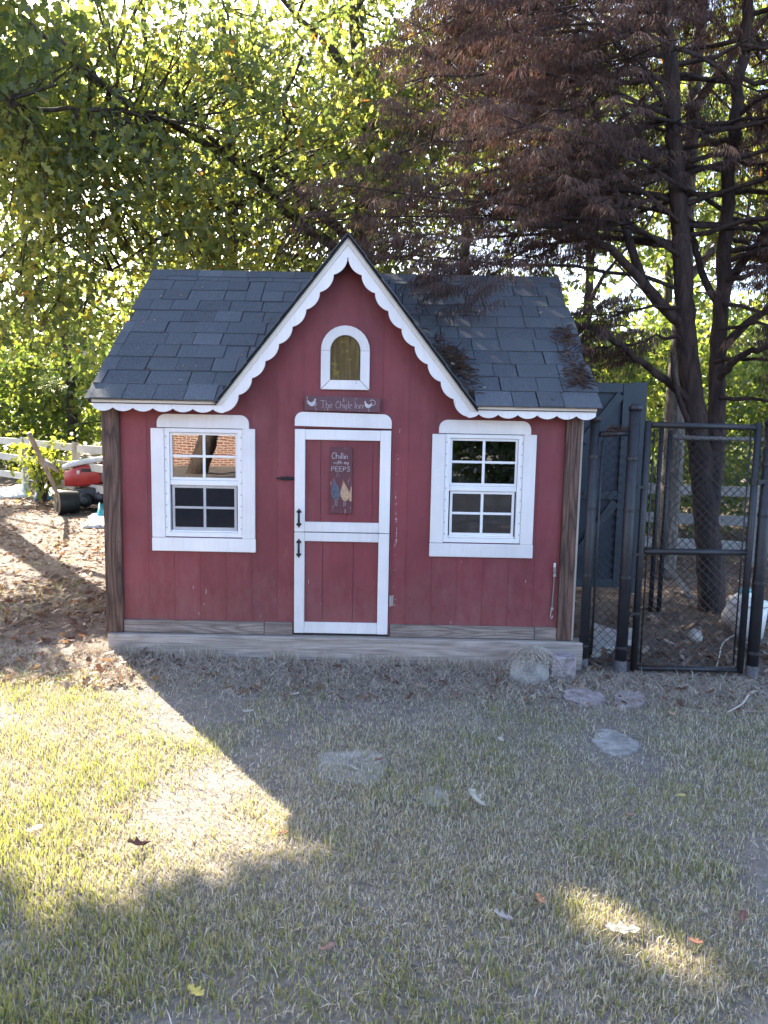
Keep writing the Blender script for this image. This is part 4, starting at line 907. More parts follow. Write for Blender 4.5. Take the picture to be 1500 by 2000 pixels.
# ------------------------------------------------------------------ clutter on the left
# leaning peeled pole
pa, pb = on_ground(124, 1002), at(56, 846, 6.6); pm = (pa+pb)/2+np.array([.04, 0, -.02])
pl = thing('leaning_pole', tuple(pa), 'long crooked wooden pole leaning above the black pot on the left', 'pole')
cps = spline([pa-[0, 0, .05], pa*.66+pb*.34+[.03, 0, .02], pm, pb], 6); MB().tube(cps, np.linspace(.030, .040, len(cps)), 9, wob=.1).build('shaft', MAT['pole'], pl, True)
k = at(93, 905, 6.75); MB().tube([k+[-.02, -.05, .02], k+[.10, -.06, -.05], k+[.20, -.05, -.14]], [.05, .042, .02], 8, wob=.2).build('knot', MAT['pole'], pl, True)
p = on_ground(134, 1003)
pt = thing('plant_pot', tuple(p), 'black plastic pot lying on its side with a pale open rim', 'pot')
c = p+np.array([0, 0, .20]); MB().tube([c+[-.15, -.10, 0], c+[-.09, -.06, 0], c+[.13, .08, 0], c+[.15, .09, 0]], [.22, .215, .185, .17], 20).build('body', MAT['blackplastic'], pt, True)
mb = MB(); rim = [(c[0]-.15-.118*math.cos(a), c[1]-.10+.178*math.cos(a), c[2]+.215*math.sin(a)) for a in np.linspace(0, 2*math.pi, 25)]; mb.tube(rim, .016, 6, cap=False); mb.build('rim', MAT['tan'], pt, True)
# lawn mower, red hood and black deck
p = on_ground(156, 994); p = p+np.array([0.40, 0.1, 0])
mw = thing('lawn_mower', tuple(p), 'red and grey lawn mower with black deck and wheels half hidden by the playhouse', 'lawn mower')
def loft(sec, name, mat, smooth=True):
    """sections along x: (x, y0, y1, z0, z1) rounded boxes"""
    V = []; nk = 16
    for (x_, y0, y1, z0, z1) in sec:
        for k in range(nk):
            a = 2*math.pi*k/nk; cx_, cy_ = math.cos(a), math.sin(a); e = .22
            V.append((p[0]+x_, p[1]+(y0+y1)/2+(y1-y0)/2*math.copysign(abs(cx_)**e, cx_), p[2]+(z0+z1)/2+(z1-z0)/2*math.copysign(abs(cy_)**e, cy_)))
    n = len(sec); F_ = [(i*nk+k, i*nk+(k+1) % nk, (i+1)*nk+(k+1) % nk, (i+1)*nk+k) for i in range(n-1) for k in range(nk)]+[tuple(range(nk-1, -1, -1)), tuple(range((n-1)*nk, n*nk))]
    return pymesh(name, V, F_, MAT[mat], mw, smooth)
loft([(-.62, -.22, .22, .48, .66), (-.60, -.26, .26, .42, .70), (-.30, -.28, .28, .42, .80), (.02, -.28, .28, .46, .86), (.06, -.27, .27, .50, .85)], 'hood', 'redplastic')
loft([(.065, -.27, .27, .50, .86), (.3, -.28, .28, .48, .90), (.7, -.28, .28, .45, .88)], 'rear_body', 'greyplastic')
loft([(-.70, -.10, .20, .72, .80), (-.50, -.24, .24, .765, .875), (-.2, -.26, .26, .835, .94), (.2, -.26, .26, .90, .99), (.7, -.26, .26, .92, 1.0)], 'white_cover', 'whiteplastic')
loft([(-.58, -.34, .28, .10, .28), (-.40, -.40, .30, .10, .40), (.1, -.42, .30, .12, .44), (.7, -.42, .3, .12, .42)], 'deck', 'blackplastic')
bx('vent_slot', p[0]-.28, p[0]-.02, p[1]-.296, p[1]-.275, p[2]+.70, p[2]+.755, 'blackplastic', mw, .005); bx('badge', p[0]-.36, p[0]-.31, p[1]-.298, p[1]-.275, p[2]+.66, p[2]+.72, 'whiteplastic', mw, .003)
for xx, zz, rr in ((-.50, .16, .18), (-.16, .20, .13), (.12, .27, .10)):
    wv_ = MB().tube([(p[0]+xx, p[1]-.50, p[2]+zz), (p[0]+xx, p[1]-.47, p[2]+zz), (p[0]+xx, p[1]-.42, p[2]+zz)], [rr*.9, rr, rr], 20).build('wheel', MAT['blackplastic'], mw, True)
    MB().tube([(p[0]+xx, p[1]-.515, p[2]+zz), (p[0]+xx, p[1]-.5, p[2]+zz)], [rr*.45, rr*.5], 14).build('hub', MAT['wornpipe'], wv_, True)
# crumpled sheets on the ground
def sheet(name, poly, hgt, mat, label, cat, folds=9, seed=1, lift=0.0):
    G = [on_ground(*q_) for q_ in poly]; a, b, c_, d_ = [g[:2] for g in G]; nu, nv = 26, 12; V = []; r_ = random.Random(seed); ph = r_.uniform(0, 6)
    for j in range(nv):
        for i in range(nu):
            u, v_ = i/(nu-1), j/(nv-1); q_ = (a*(1-u)+b*u)*(1-v_)+(d_*(1-u)+c_*u)*v_
            e = min(1, 6*min(u, 1-u, v_, 1-v_)+.05)
            z = gnd(*q_)+.012+e*(lift+hgt*(.5+.5*math.sin(folds*u*3.1+ph+2.0*v_+math.sin(5*v_)))*(.6+.4*math.sin(4*v_+7*u))+r_.uniform(0, hgt*.12)); V.append((q_[0], q_[1], z))
    F_ = [(j*nu+i, j*nu+i+1, (j+1)*nu+i+1, (j+1)*nu+i) for j in range(nv-1) for i in range(nu-1)]
    o = pymesh(name, V, F_, MAT[mat], None, True, base=(*(a+b+c_+d_)/4, gnd(*a))); m_ = o.modifiers.new('thick', 'SOLIDIFY'); m_.thickness = .004; return setp(o, label, cat)
sheet('crumpled_sheet', [(-30, 978), (62, 972), (58, 956), (-30, 960)], .07, 'whiteplastic', 'crumpled white sheet on the ground at the left edge', 'sheet', 3, 2, .08)
sheet('folded_tarp', [(66, 980), (120, 978), (118, 958), (70, 958)], .26, 'bluetarp', 'folded teal tarp on the ground left of the black pot', 'tarp', 12, 3, .12)
sheet('plastic_bag', [(160, 1032), (235, 1032), (230, 1002), (178, 1006)], .06, 'whiteplastic', 'torn white plastic bag on the ground beside the playhouse', 'bag', 4, 4, .05)
sheet('plastic_liner', [(184, 1018), (232, 1020), (230, 992), (196, 996)], .15, 'turq', 'turquoise plastic liner lying on the torn white bag', 'liner', 5, 5, .09)

# ------------------------------------------------------------------ leaf litter
def on_house(x, y): return (x > -2.15) & (x < 1.55) & (y > -0.1) & (y < 3.05)
n = 85000; X = RNG.uniform(-13, 9, n); Y = -0.9+13.5*RNG.random(n)**1.25
k = ~on_house(X, Y) & (RNG.random(n) < np.clip(.55+.5*field(X, Y, 1.2, 77), .12, 1)) & ((Y > -.1) | (X < -1.6) | (RNG.random(n) < .14))
X, Y = X[k], Y[k]; n = len(X); C = np.stack([X, Y, gz(X, Y)+RNG.uniform(.004, .03, n)], 1)
Rm = frames(n, np.zeros((n, 3)), 1.0); nn = RNG.normal(0, .45, (n, 3)); nn[:, 2] = 1; nn /= np.linalg.norm(nn, axis=1)[:, None]
a = RNG.normal(0, 1, (n, 3)); a -= nn*np.sum(a*nn, 1)[:, None]; a /= np.linalg.norm(a, axis=1)[:, None]; Rm = np.stack([a, np.cross(nn, a), nn], 2)
setp(scatter('leaf_litter', C, RNG.uniform(.035, .10, n), Rm, tmpl_oak(), MAT['litter'], None, RNG.random(n)), 'brown dead leaves covering the ground behind and left of the playhouse', kind='stuff')
n = 1100; X = RNG.uniform(-3.5, 4, n); Y = RNG.uniform(-.85, -.12, n); C = np.stack([X, Y, gz(X, Y)+RNG.uniform(.006, .03, n)], 1)
Rm = frames(n, np.zeros((n, 3)), 1.0)
setp(scatter('leaf_crumbs', C, RNG.uniform(.015, .045, n), Rm, tmpl_oak(), MAT['litter'], None, RNG.random(n)), 'broken dead leaf bits along the foot of the playhouse', kind='stuff')
# sun-bleached weeds on the left strip
n = 9000; X = RNG.uniform(-7.5, -2.2, n); Y = RNG.uniform(-1, 4.5, n); k = field(X, Y, 1.5, 41) > .25; X, Y = X[k], Y[k]; n = len(X)
blades('weeds', X, Y, RNG.uniform(.03, .10, n), RNG.uniform(.003, .006, n), RNG.uniform(.2, .9, n), RNG.uniform(0, .7, n), MAT['grass'], 'patchy weeds in the leaf strewn strip left of the playhouse')

# individual fallen leaves on the lawn
LV = [((270, 1662), .15, (.10, .04, .025), 'large curled dark brown leaf in the sunlit grass', 1.0), ((245, 1586), .09, (.42, .10, .02), 'small orange-red leaf in the middle of the sunlit grass', .5),
      ((152, 1658), .075, (.45, .13, .03), 'small orange leaf near the left edge of the sunlit grass', .5), ((68, 1628), .10, (.42, .36, .28), 'pale bleached leaf at the left of the sunlit grass', .3),
      ((375, 1644), .07, (.36, .13, .05), 'small rust leaf right of the large curled one', .6), ((552, 1636), .07, (.28, .12, .06), 'small brown leaf at the right tip of the sunlit grass', .6),
      ((485, 1396), .10, (.46, .40, .34), 'pale curled leaf in the shaded grass left of the door', .6), ((576, 1362), .09, (.42, .36, .30), 'pale leaf on the bare soil below the door', .6),
      ((978, 1452), .09, (.45, .42, .39), 'whitish leaf in the grass under the right window', .5), ((742, 1492), .085, (.16, .065, .045), 'dark brown leaf on the right end of the wide stepping stone', .9),
      ((690, 1508), .075, (.40, .38, .30), 'pale greenish leaf on the wide stepping stone', .9), ((928, 1576), .15, (.40, .36, .29), 'tall grey-tan leaf standing upright in the grass', 1.3),
      ((736, 1662), .08, (.12, .09, .05), 'dark olive leaf in the grass left of centre', .9), ((1055, 1766), .09, (.34, .17, .09), 'narrow rust leaf at the head of the sunlit streak', .3),
      ((980, 1806), .11, (.36, .30, .27), 'pale pinkish oak leaf standing left of the sunlit streak', 1.1), ((1215, 1826), .17, (.46, .39, .30), 'long pale leaf lying in the sunlit streak', .4),
      ((1358, 1852), .08, (.30, .13, .08), 'brown leaf at the lower end of the sunlit streak', .8), ((1450, 1802), .09, (.17, .08, .06), 'dark brown leaf near the right edge of the lawn', .7),
      ((1328, 1562), .08, (.44, .37, .13), 'yellowish leaf in the grass on the right', .5), ((382, 1950), .10, (.38, .32, .08), 'olive yellow leaf low in the foreground grass', .6),
      ((1312, 1400), .10, (.46, .28, .16), 'flat orange-tan leaf in front of the kennel gate', .2), ((480, 1276), .09, (.26, .12, .08), 'reddish brown leaf standing against the skid beam', 1.1),
      ((752, 1294), .10, (.44, .37, .30), 'pale crumpled leaf on the soil right below the door sill', .5), ((1228, 1600), .07, (.28, .16, .10), 'small brown leaf right of centre in the shaded grass', .6),
      ((640, 1862), .08, (.26, .15, .11), 'faded brown leaf in the lower centre of the lawn', .4)]
tv, tf = tmpl_oak()
for i, (px, sz, col, lab, curl) in enumerate(LV):
    sz *= .72; q_ = on_ground(*px); a = random.uniform(0, 6.28); MtL = plain('fallen_leaf_brown', col, .75, .3, 40); up_ = min(1.0, curl)
    c, s_ = math.cos(a), math.sin(a); V = []
    for (x_, y_, z_) in tv:
        X_ = (x_-.4); cz_ = curl*.55*(X_**2)+curl*.9*y_*y_*2.2; tl = .75*max(0, curl-.55)
        xx, zz = X_*math.cos(tl)-cz_*math.sin(tl), X_*math.sin(tl)+cz_*math.cos(tl)
        V.append((q_[0]+sz*(xx*c-y_*s_), q_[1]+sz*(xx*s_+y_*c), zz*sz))
    zmin = min(v[2] for v in V); V = [(v[0], v[1], v[2]-zmin+q_[2]+.022) for v in V]
    me_f = [tuple(tf[0][0]), tuple(tf[1][0])]
    o = pymesh('fallen_leaf', V, me_f, MtL, None, False, base=tuple(q_)); m_ = o.modifiers.new('thick', 'SOLIDIFY'); m_.thickness = .0012
    setp(o, lab, 'leaf', 'fallen leaves on the lawn')

# debris on the roof
def debris(name, px_list, label, seed, n=260, big=10):
    r_ = random.Random(seed); mb = MB(); C = []
    for k in range(n):
        i = r_.randrange(len(px_list)-1); u = r_.random(); a, b = px_list[i], px_list[i+1]
        px, py = a[0]*(1-u)+b[0]*u+r_.gauss(0, 11), a[1]*(1-u)+b[1]*u+r_.gauss(0, 9)
        d = ray(px, py); t_ = (EZ+ms*(CAM[1]-EY)-CAM[2])/(d[2]-ms*d[1]); q_ = CAM+d*t_
        if q_[0] > XR-.03: q_[0] = XR-.03-r_.uniform(0, .1)
        if abs(q_[0]-AX) < (3.0-q_[2])/SL+.02: q_[0] = AX+(3.0-q_[2])/SL+r_.uniform(.01, .06)
        q_ = q_+nrm*(.015+.03*r_.random()); C.append(q_)
        e = np.array([r_.gauss(0, 1), r_.gauss(0, .7), r_.gauss(0, .6)-.3]); e /= np.linalg.norm(e); e -= nrm*min(0, e.dot(nrm))
        L_ = r_.uniform(.03, .10); mb.tube([q_, q_+e*L_*.5+nrm*.006, q_+e*L_], r_.choice([.0018, .0025, .004]), 3, cap=False)
    setp(mb.build(name, MAT['litter'], None), label, kind='stuff')
    C = np.array(C)[:big*4]; m = len(C)
    setp(scatter('roof_leaves', C, RNG.uniform(.04, .08, m), frames(m), tmpl_oak(), MAT['litter'], None, RNG.random(m)), label.replace('needles', 'leaves'), kind='stuff')
n = 110; xx = RNG.uniform(XL+.1, XR-.1, n); yy = RNG.uniform(EY+.05, RY-.1, n); zz = roofz(yy); k = np.abs(xx-AX) > (3.0-zz)/SL+.06
C = np.stack([xx, yy, zz], 1)[k]+nrm*.022; m = len(C); nn = np.tile(nrm, (m, 1))+RNG.normal(0, .15, (m, 3)); nn /= np.linalg.norm(nn, axis=1)[:, None]; a = RNG.normal(0, 1, (m, 3)); a -= nn*np.sum(a*nn, 1)[:, None]; a /= np.linalg.norm(a, axis=1)[:, None]
setp(scatter('roof_leaf_bits', C, RNG.uniform(.012, .04, m), np.stack([a, np.cross(nn, a), nn], 2), tmpl_oak(), MAT['litter'], None, RNG.random(m)), 'small leaf bits scattered over the roof shingles', kind='stuff')
debris('needle_debris', [(848, 665), (875, 700), (905, 735), (880, 690), (925, 770)], 'brown needles piled in the valley right of the gable', 3, 420, 3)
debris('needle_debris', [(1098, 655), (1108, 670), (1125, 720), (1140, 745), (1110, 755)], 'brown needles heaped on the right edge of the roof', 5, 300, 6)

# ------------------------------------------------------------------ trees
def tree_thing(name, base, label, group=None): return thing(name, tuple(base), label, 'tree', group)
def limbs(parent, lines, mat, name='limb', keep_pools=False):
    for i, (ctrl, r0, r1) in enumerate(lines):
        if i and keep_pools and shades_pool(spline(ctrl, 6)).mean() > .12: continue
        P = spline(ctrl, 6); P = P+RNG.normal(0, .012, P.shape)*np.linspace(.2, 1, len(P))[:, None]
        MB().tube(P, np.linspace(r0, r1, len(P)), 9, wob=.08).build('trunk' if i == 0 else name, MAT[mat], parent, True)
def twig_mesh(parent, segs, mat, name='twigs'):
    """thin 3-sided branches as one part"""
    mb = MB()
    for a, b, r0, r1 in segs:
        a = np.asarray(a); b = np.asarray(b); m_ = (a+b)/2+RNG.normal(0, .06, 3)*np.linalg.norm(b-a); mb.tube([a, m_, b], [r0, (r0+r1)/2, r1], 4, cap=False)
    return setp(mb.build(name, MAT[mat], parent, True), kind='stuff')
def crown(parent, ells, ncl, nleaf, size, mat, tm, limbpts=None, clr=.42, down=.5, twigmat=None, gap=.0, cut=None, pool=True, rbias=0.0):
    """clusters of leaves filling ellipsoids [(centre, radii, weight)], joined by twigs to the limbs"""
    Cc = []; W = np.array([e[2] for e in ells], float); W /= W.sum()
    for e, wt in zip(ells, W):
        m = int(ncl*wt); d = RNG.normal(0, 1, (m, 3)); d /= np.linalg.norm(d, axis=1)[:, None]; r = RNG.random(m)**(1/2.2); Cc.append(np.array(e[0])+d*r[:, None]*np.array(e[1]))
    Cc = np.concatenate(Cc)
    if gap: 
        g = field(Cc[:, 0]*1.0+Cc[:, 1]*.6, Cc[:, 2], 1.5, 5); Cc = Cc[g > gap]
    if cut is not None: Cc = Cc[~cut(Cc)]
    if pool: Cc = Cc[~(shades_pool(Cc) & (RNG.random(len(Cc)) < .9))]
    if limbpts is not None:
        segs = []
        L = np.asarray(limbpts)
        sel = Cc[RNG.random(len(Cc)) < .75]
        for c in sel:
            dd = np.linalg.norm(L-c, axis=1); j = np.argmin(dd)
            if dd[j] < 3.0 and not (pool and shades_pool(np.array([c*t_+L[j]*(1-t_) for t_ in (.15, .35, .5, .65, .8)])).any()): segs.append((L[j], c, .016+.004*dd[j], .004))
        if segs: twig_mesh(parent, segs, twigmat)
    n = len(Cc)*nleaf; C = np.repeat(Cc, nleaf, 0)+RNG.normal(0, clr*.55, (n, 3))*np.array([1, 1, .75])
    if pool:
        k = ~shades_pool(C); C = C[k]
    if cut is not None: C = C[~cut(C)]
    n = len(C); S = RNG.uniform(size*.65, size*1.25, n); rn = np.clip(RNG.random(n)+rbias, 0, 1)
    o = scatter('crown', C, S, frames(n, np.zeros((n, 3)), 1.0, down), tm, mat, parent, rn); return setp(o, kind='stuff')
OAKT, FART = tmpl_oak(), tmpl_far()
def proj_px(C):
    v = C-CAM; z = v@Fv; return 750+FPX*(v@Rv)/z, 1000-FPX*(v@Uv)/z
def in_house(C): return (C[:, 1] < 3.4) & (C[:, 0] > -2.7) & (C[:, 0] < 1.9) & (C[:, 2] < 3.3) | (C[:, 2] < .3)
def off_front(C): return in_house(C) | (C[:, 1] < 0.4)

# broad oak right behind the gable, limbs reaching to the upper left
OY = 6.2
ob = at(705, 900, OY); ob[2] = gnd(ob[0], ob[1])
oak = tree_thing('oak_tree', ob, 'spreading oak behind the gable with long limbs reaching up to the left')
def pl_(pts): return [at(x_, y_, Y_) for x_, y_, Y_ in pts]
OL = [([ob-[0, 0, .2], at(703, 650, OY), at(706, 480, OY), at(716, 330, OY), at(705, 150, OY), at(694, 20, OY), at(700, -250, OY), at(720, -600, OY)], .21, .07),
      (pl_([(703, 560, 6.2), (650, 482, 6.0), (580, 430, 5.6), (525, 375, 5.3), (490, 335, 5.1), (440, 303, 4.9), (370, 262, 4.6), (300, 228, 4.2), (200, 216, 3.8), (60, 214, 3.4)]), .085, .02),
      (pl_([(706, 500, 6.2), (655, 442, 6.4), (600, 398, 6.5), (560, 350, 6.5), (533, 322, 6.5), (545, 290, 6.4), (562, 240, 6.3), (560, 190, 6.2), (590, 110, 6.0)]), .085, .02),
      (pl_([(522, 372, 5.3), (480, 392, 5.2), (430, 405, 5.1), (360, 440, 5.0), (290, 480, 4.9), (220, 530, 4.8)]), .055, .014),
      (pl_([(485, 335, 5.1), (450, 312, 5.2), (420, 280, 5.2), (395, 250, 5.2), (370, 215, 5.2), (350, 160, 5.2)]), .05, .014),
      (pl_([(206, 168, 4.2), (165, 140, 4.0), (110, 95, 3.8), (40, 25, 3.6)]), .05, .02),
      (pl_([(300, 228, 4.2), (240, 195, 4.1), (206, 168, 4.2), (150, 110, 4.4), (100, 60, 4.6)]), .05, .014),
      (pl_([(535, 205, 6.0), (510, 180, 6.0), (480, 145, 6.0), (455, 80, 6.0), (430, -30, 6.0)]), .05, .02), (pl_([(560, 225, 6.3), (535, 205, 6.0), (500, 190, 5.6), (460, 185, 5.2)]), .05, .015),
      (pl_([(712, 300, 6.2), (760, 230, 6.3), (820, 150, 6.3), (880, 60, 6.2)]), .08, .02), (pl_([(706, 170, 6.2), (640, 90, 6.0), (580, 30, 5.7), (500, -60, 5.3)]), .08, .02),
      (pl_([(690, -100, 6.2), (560, -160, 5.6), (380, -170, 4.8), (180, -150, 4.2)]), .08, .02)]
limbs(oak, OL, 'oakbark')
TL = np.concatenate([spline(l[0], 12) for l in (OL[1], OL[2])]+[spline([at(478, 560, 8.0), at(466, 480, 8.0), at(455, 400, 8.0)], 10)]); tx, ty = proj_px(TL)
def thin_front(C):      # the inner crown is bare along its big limbs
    x_, y_ = proj_px(C); m = np.zeros(len(C), bool)
    for a, b, Yl in zip(tx[::2], ty[::2], TL[::2, 1]): m |= (np.hypot(x_-a, y_-b) < 17) & (C[:, 1] < Yl+.1)
    return m & (RNG.random(len(C)) < .62)
LP = np.concatenate([spline(l[0], 5) for l in OL])
crown(oak, [((-2.2, 4.7, 5.3), (2.9, 1.9, 1.7), 3.0), ((-3.3, 4.0, 4.3), (2.0, 1.5, 1.0), 1.3), ((0.2, 6.2, 6.2), (2.8, 1.9, 2.4), 3.2), ((-1.6, 6.2, 3.9), (2.0, 1.2, .8), .9), ((-0.5, 6, 8.4), (4, 2.5, 1.6), .5)],
      900, 30, .12, MAT['oakleaf'], OAKT, LP, .44, .6, 'oakbark', -.25, lambda C: off_front(C) | thin_front(C))
# lower hanging boughs of a near oak at the left margin
nb = np.array([-7.6, 3.6, gnd(-7.6, 3.6)])
oak2 = tree_thing('oak_tree', nb, 'oak at the left margin whose low boughs hang into the picture')
NL = [([nb-[0, 0, .2], nb+[.1, 0, 2.2], nb+[.3, .1, 4.5], nb+[.2, .2, 7.5]], .2, .08), ([nb+[.1, 0, 2.6], nb+[1.2, .2, 3.4], nb+[2.5, .5, 3.7], nb+[3.7, .9, 3.2]], .09, .015),
      ([nb+[.2, 0, 3.6], nb+[1.2, -.5, 4.7], nb+[2.4, -.8, 5.2], nb+[3.6, -.8, 5.0]], .09, .015), ([nb+[.2, 0, 4.4], nb+[.9, .9, 5.4], nb+[2.2, 1.8, 6.0]], .08, .015), ([nb+[.2, 0, 3.0], nb+[-1.4, .4, 4.5], nb+[-2.8, .6, 5.2]], .09, .015)]
limbs(oak2, NL, 'oakbark', keep_pools=True); LP2 = np.concatenate([spline(l[0], 5) for l in NL])
crown(oak2, [(nb+[2.2, .1, 5.2], (2.2, 1.7, 1.4), 2.4), (nb+[3.0, .7, 3.2], (1.3, .9, .7), .7), (nb+[0.4, .6, 6.6], (3.0, 2.2, 1.9), 2.0), (nb+[1.2, 2.2, 4.2], (1.5, 1.2, 1.4), .8)], 520, 32, .125, MAT['oakleaf'], OAKT, LP2, .44, .6, 'oakbark', -.4, off_front)
# full oak outside the picture on the left that shades the lawn
sb = np.array([-7.2, 7.4, gnd(-7.2, 7.4)])
oak3 = tree_thing('oak_tree', sb, 'tall dense oak beyond the left margin that shades the lawn')
SLm = [([sb-[0, 0, .2], sb+[.2, 0, 3], sb+[.1, .2, 6], sb+[.3, 0, 9]], .24, .09)]+[([sb+[.1, .1, 3.2+.7*k], sb+[1.2*math.cos(k*2.1), 1.2*math.sin(k*2.1), 4.3+.75*k], sb+[2.7*math.cos(k*2.1), 2.7*math.sin(k*2.1), 5.0+.8*k]], .09, .02) for k in range(6)]
limbs(oak3, SLm, 'oakbark', keep_pools=True); LP3 = np.concatenate([spline(l[0], 5) for l in SLm])
crown(oak3, [(sb+[0, -.6, 7.0], (3.0, 2.8, 1.9), 2.0), (sb+[.5, -2.2, 10.5], (5.0, 4.0, 2.2), 2.6)], 640, 40, .22, MAT['oakleaf'], FART, LP3, .5, .5, 'oakbark', 0, off_front)

# unseen oaks added left so their crowns shade the ground the windows mirror
for tx, ty, lab in ((-8.6, 1.2, 'unseen tall oak added just beyond the left margin to shade the yard'), (-14.5, 2.5, 'unseen tall oak added further off beyond the left margin for shade')):
    qb = np.array([tx, ty, gnd(tx, ty)]); tk = tree_thing('oak_tree', qb, lab)
    Q = [([qb-[0, 0, .2], qb+[.2, 0, 4], qb+[.4, .1, 8], qb+[.6, 0, 11]], .26, .1)]+[([qb+[.4, .1, 7.5+.5*k], qb+[.4+1.4*math.cos(k*1.6), 1.4*math.sin(k*1.6), 9+.4*k], qb+[.4+3*math.cos(k*1.6), 3*math.sin(k*1.6), 9.8+.4*k]], .1, .02) for k in range(5)]
    limbs(tk, Q, 'oakbark'); crown(tk, [(qb+[1.0, 0, 10.8], (4.8, 4.2, 1.9), 1)], 420, 34, .26, MAT['oakleaf'], FART, np.concatenate([spline(l[0], 5) for l in Q]), .5, .5, 'oakbark', 0, None)

# dead-looking cedar with two stems inside the kennel
CY = 2.05
cb = at(1392, 1190, CY); cb[2] = gnd(cb[0], cb[1])
ced = tree_thing('cedar_tree', cb, 'twin-stemmed cedar with drooping dead brown foliage on the right')
def cpl(pts): return [at(x_, y_, CY+dy) for x_, y_, dy in pts]
CL = [([cb-[0, 0, .15], at(1388, 1130, CY), at(1382, 1050, CY), at(1374, 950, CY), at(1363, 850, CY), at(1345, 700, CY), at(1335, 560, CY), at(1325, 400, CY), at(1312, 200, CY), at(1300, 0, CY), at(1290, -300, CY), at(1290, -700, CY)], .145, .045),
      (cpl([(1383, 1010, 0), (1396, 900, .03), (1400, 800, .08), (1402, 690, .12), (1412, 550, .16), (1420, 400, .2), (1440, 200, .25), (1462, 0, .3), (1480, -300, .3)]), .10, .045),
      (cpl([(1350, 785, 0), (1290, 735, -.1), (1240, 700, -.2), (1180, 655, -.35), (1112, 628, -.5)]), .045, .02),
      (cpl([(1338, 640, 0), (1300, 605, -.05), (1250, 545, -.2), (1180, 478, -.4), (1110, 445, -.6), (1040, 432, -.8)]), .06, .02), (cpl([(1300, 605, -.05), (1262, 560, 0), (1225, 460, 0), (1205, 380, 0), (1180, 280, 0), (1140, 150, 0)]), .055, .018),
      (cpl([(1403, 600, .15), (1370, 530, .3), (1350, 450, .4), (1330, 400, .4), (1240, 250, .5), (1160, 130, .5)]), .04, .015), (cpl([(1418, 560, .16), (1460, 500, .2), (1520, 430, .2), (1600, 380, .2)]), .05, .02),
      (cpl([(1405, 690, .1), (1450, 640, 0), (1520, 590, -.1), (1600, 560, -.2)]), .05, .02), (cpl([(1400, 745, .08), (1440, 700, -.2), (1500, 680, -.4), (1560, 690, -.6)]), .045, .015), (cpl([(1345, 830, -.05), (1322, 760, -.15), (1312, 690, -.2)]), .03, .015)]
limbs(ced, CL, 'cedarbark')
spr = []; tw = []
def grow(o, az, L, rise, droop, r0, leafy=.35):
    d = np.array([math.cos(az), math.sin(az), 0]); n = 9; P = [o+d*L*t+np.array([0, 0, L*(rise*t-droop*t*t)])+RNG.normal(0, .02, 3) for t in np.linspace(0, 1, n)]
    tw.append((np.array(P), r0))
    side = np.array([-d[1], d[0], 0])
    for k in range(1, n):
        t = k/(n-1)
        if t < leafy: continue
        for j in range(7):
            s_ = RNG.uniform(-1, 1); rr = .62*(1-.35*t)*L/3.0; q_ = P[k]+side*s_*rr+d*RNG.uniform(-.15, .15)+np.array([0, 0, -.18*abs(s_)*rr+RNG.uniform(-.05, .06)])
            spr.append((q_, math.atan2(d[1]+side[1]*s_, d[0]+side[0]*s_)))
        if k % 2: 
            for s_ in (-1, 1): tw.append((np.array([P[k], P[k]+side*s_*.35*L/3+d*.12, P[k]+side*s_*.6*L/3+d*.2-np.array([0, 0, .08])]), r0*.35))
for stem, zlo, zhi, m in ((CL[0][0], 3.3, 7.2, 50), (CL[1][0], 3.1, 7.2, 40)):
    S_ = spline(stem, 8)
    for k in range(m):
        z = zlo+(zhi-zlo)*(k+RNG.random())/m; o = S_[np.argmin(abs(S_[:, 2]-z))]
        az = RNG.choice([math.pi, math.pi*.85, math.pi*1.18, math.pi*1.3, 0.1, -.5, -1.2, .9, 2.2]) + RNG.normal(0, .25)
        L = RNG.uniform(1.6, 3.3)*(1-.04*(z-3))*(1.12 if math.cos(az) < -.5 else .8); L = min(L, 3.5)
        if math.cos(az) < -.3 and z < 3.9: z_up = .30
        else: z_up = RNG.uniform(.05, .3)
        grow(o, az, L, z_up, RNG.uniform(.15, .32), .028)
for (px, py, Y_, az, L) in ((1395, 700, CY, -.5, 1.0), (1400, 640, CY, -1.0, 1.1), (1410, 600, CY, .1, 1.4), (1400, 780, CY, -.2, 1.3), (1345, 660, CY, math.pi, .9), (1340, 600, CY, 3.6, 1.2), (1330, 560, CY, 3.3, 3.0), (1325, 480, CY, 3.5, 3.4), (1325, 470, CY, 3.15, 3.4)):
    grow(at(px, py, Y_), az, L, .16 if L > 2 else .02, .12 if L > 2 else .2, .022, .4)
for px, py, dy in ((930, 555, -1.6), (900, 560, -1.5), (870, 540, -1.5), (1085, 575, -1.0), (1110, 640, -.8), (960, 540, -1.6), (840, 520, -1.2), (780, 480, -.6), (1120, 690, -.6)):
    for k in range(6): spr.append((at(px+RNG.uniform(-28, 28), py+RNG.uniform(-25, 6), CY+dy+RNG.uniform(-.1, .1)), RNG.uniform(2.5, 4)))
mb = MB()
for P, r0 in tw: mb.tube(P, np.linspace(r0, r0*.2, len(P)), 4, cap=False)
setp(mb.build('branches', MAT['cedarbark'], ced, True), kind='stuff')
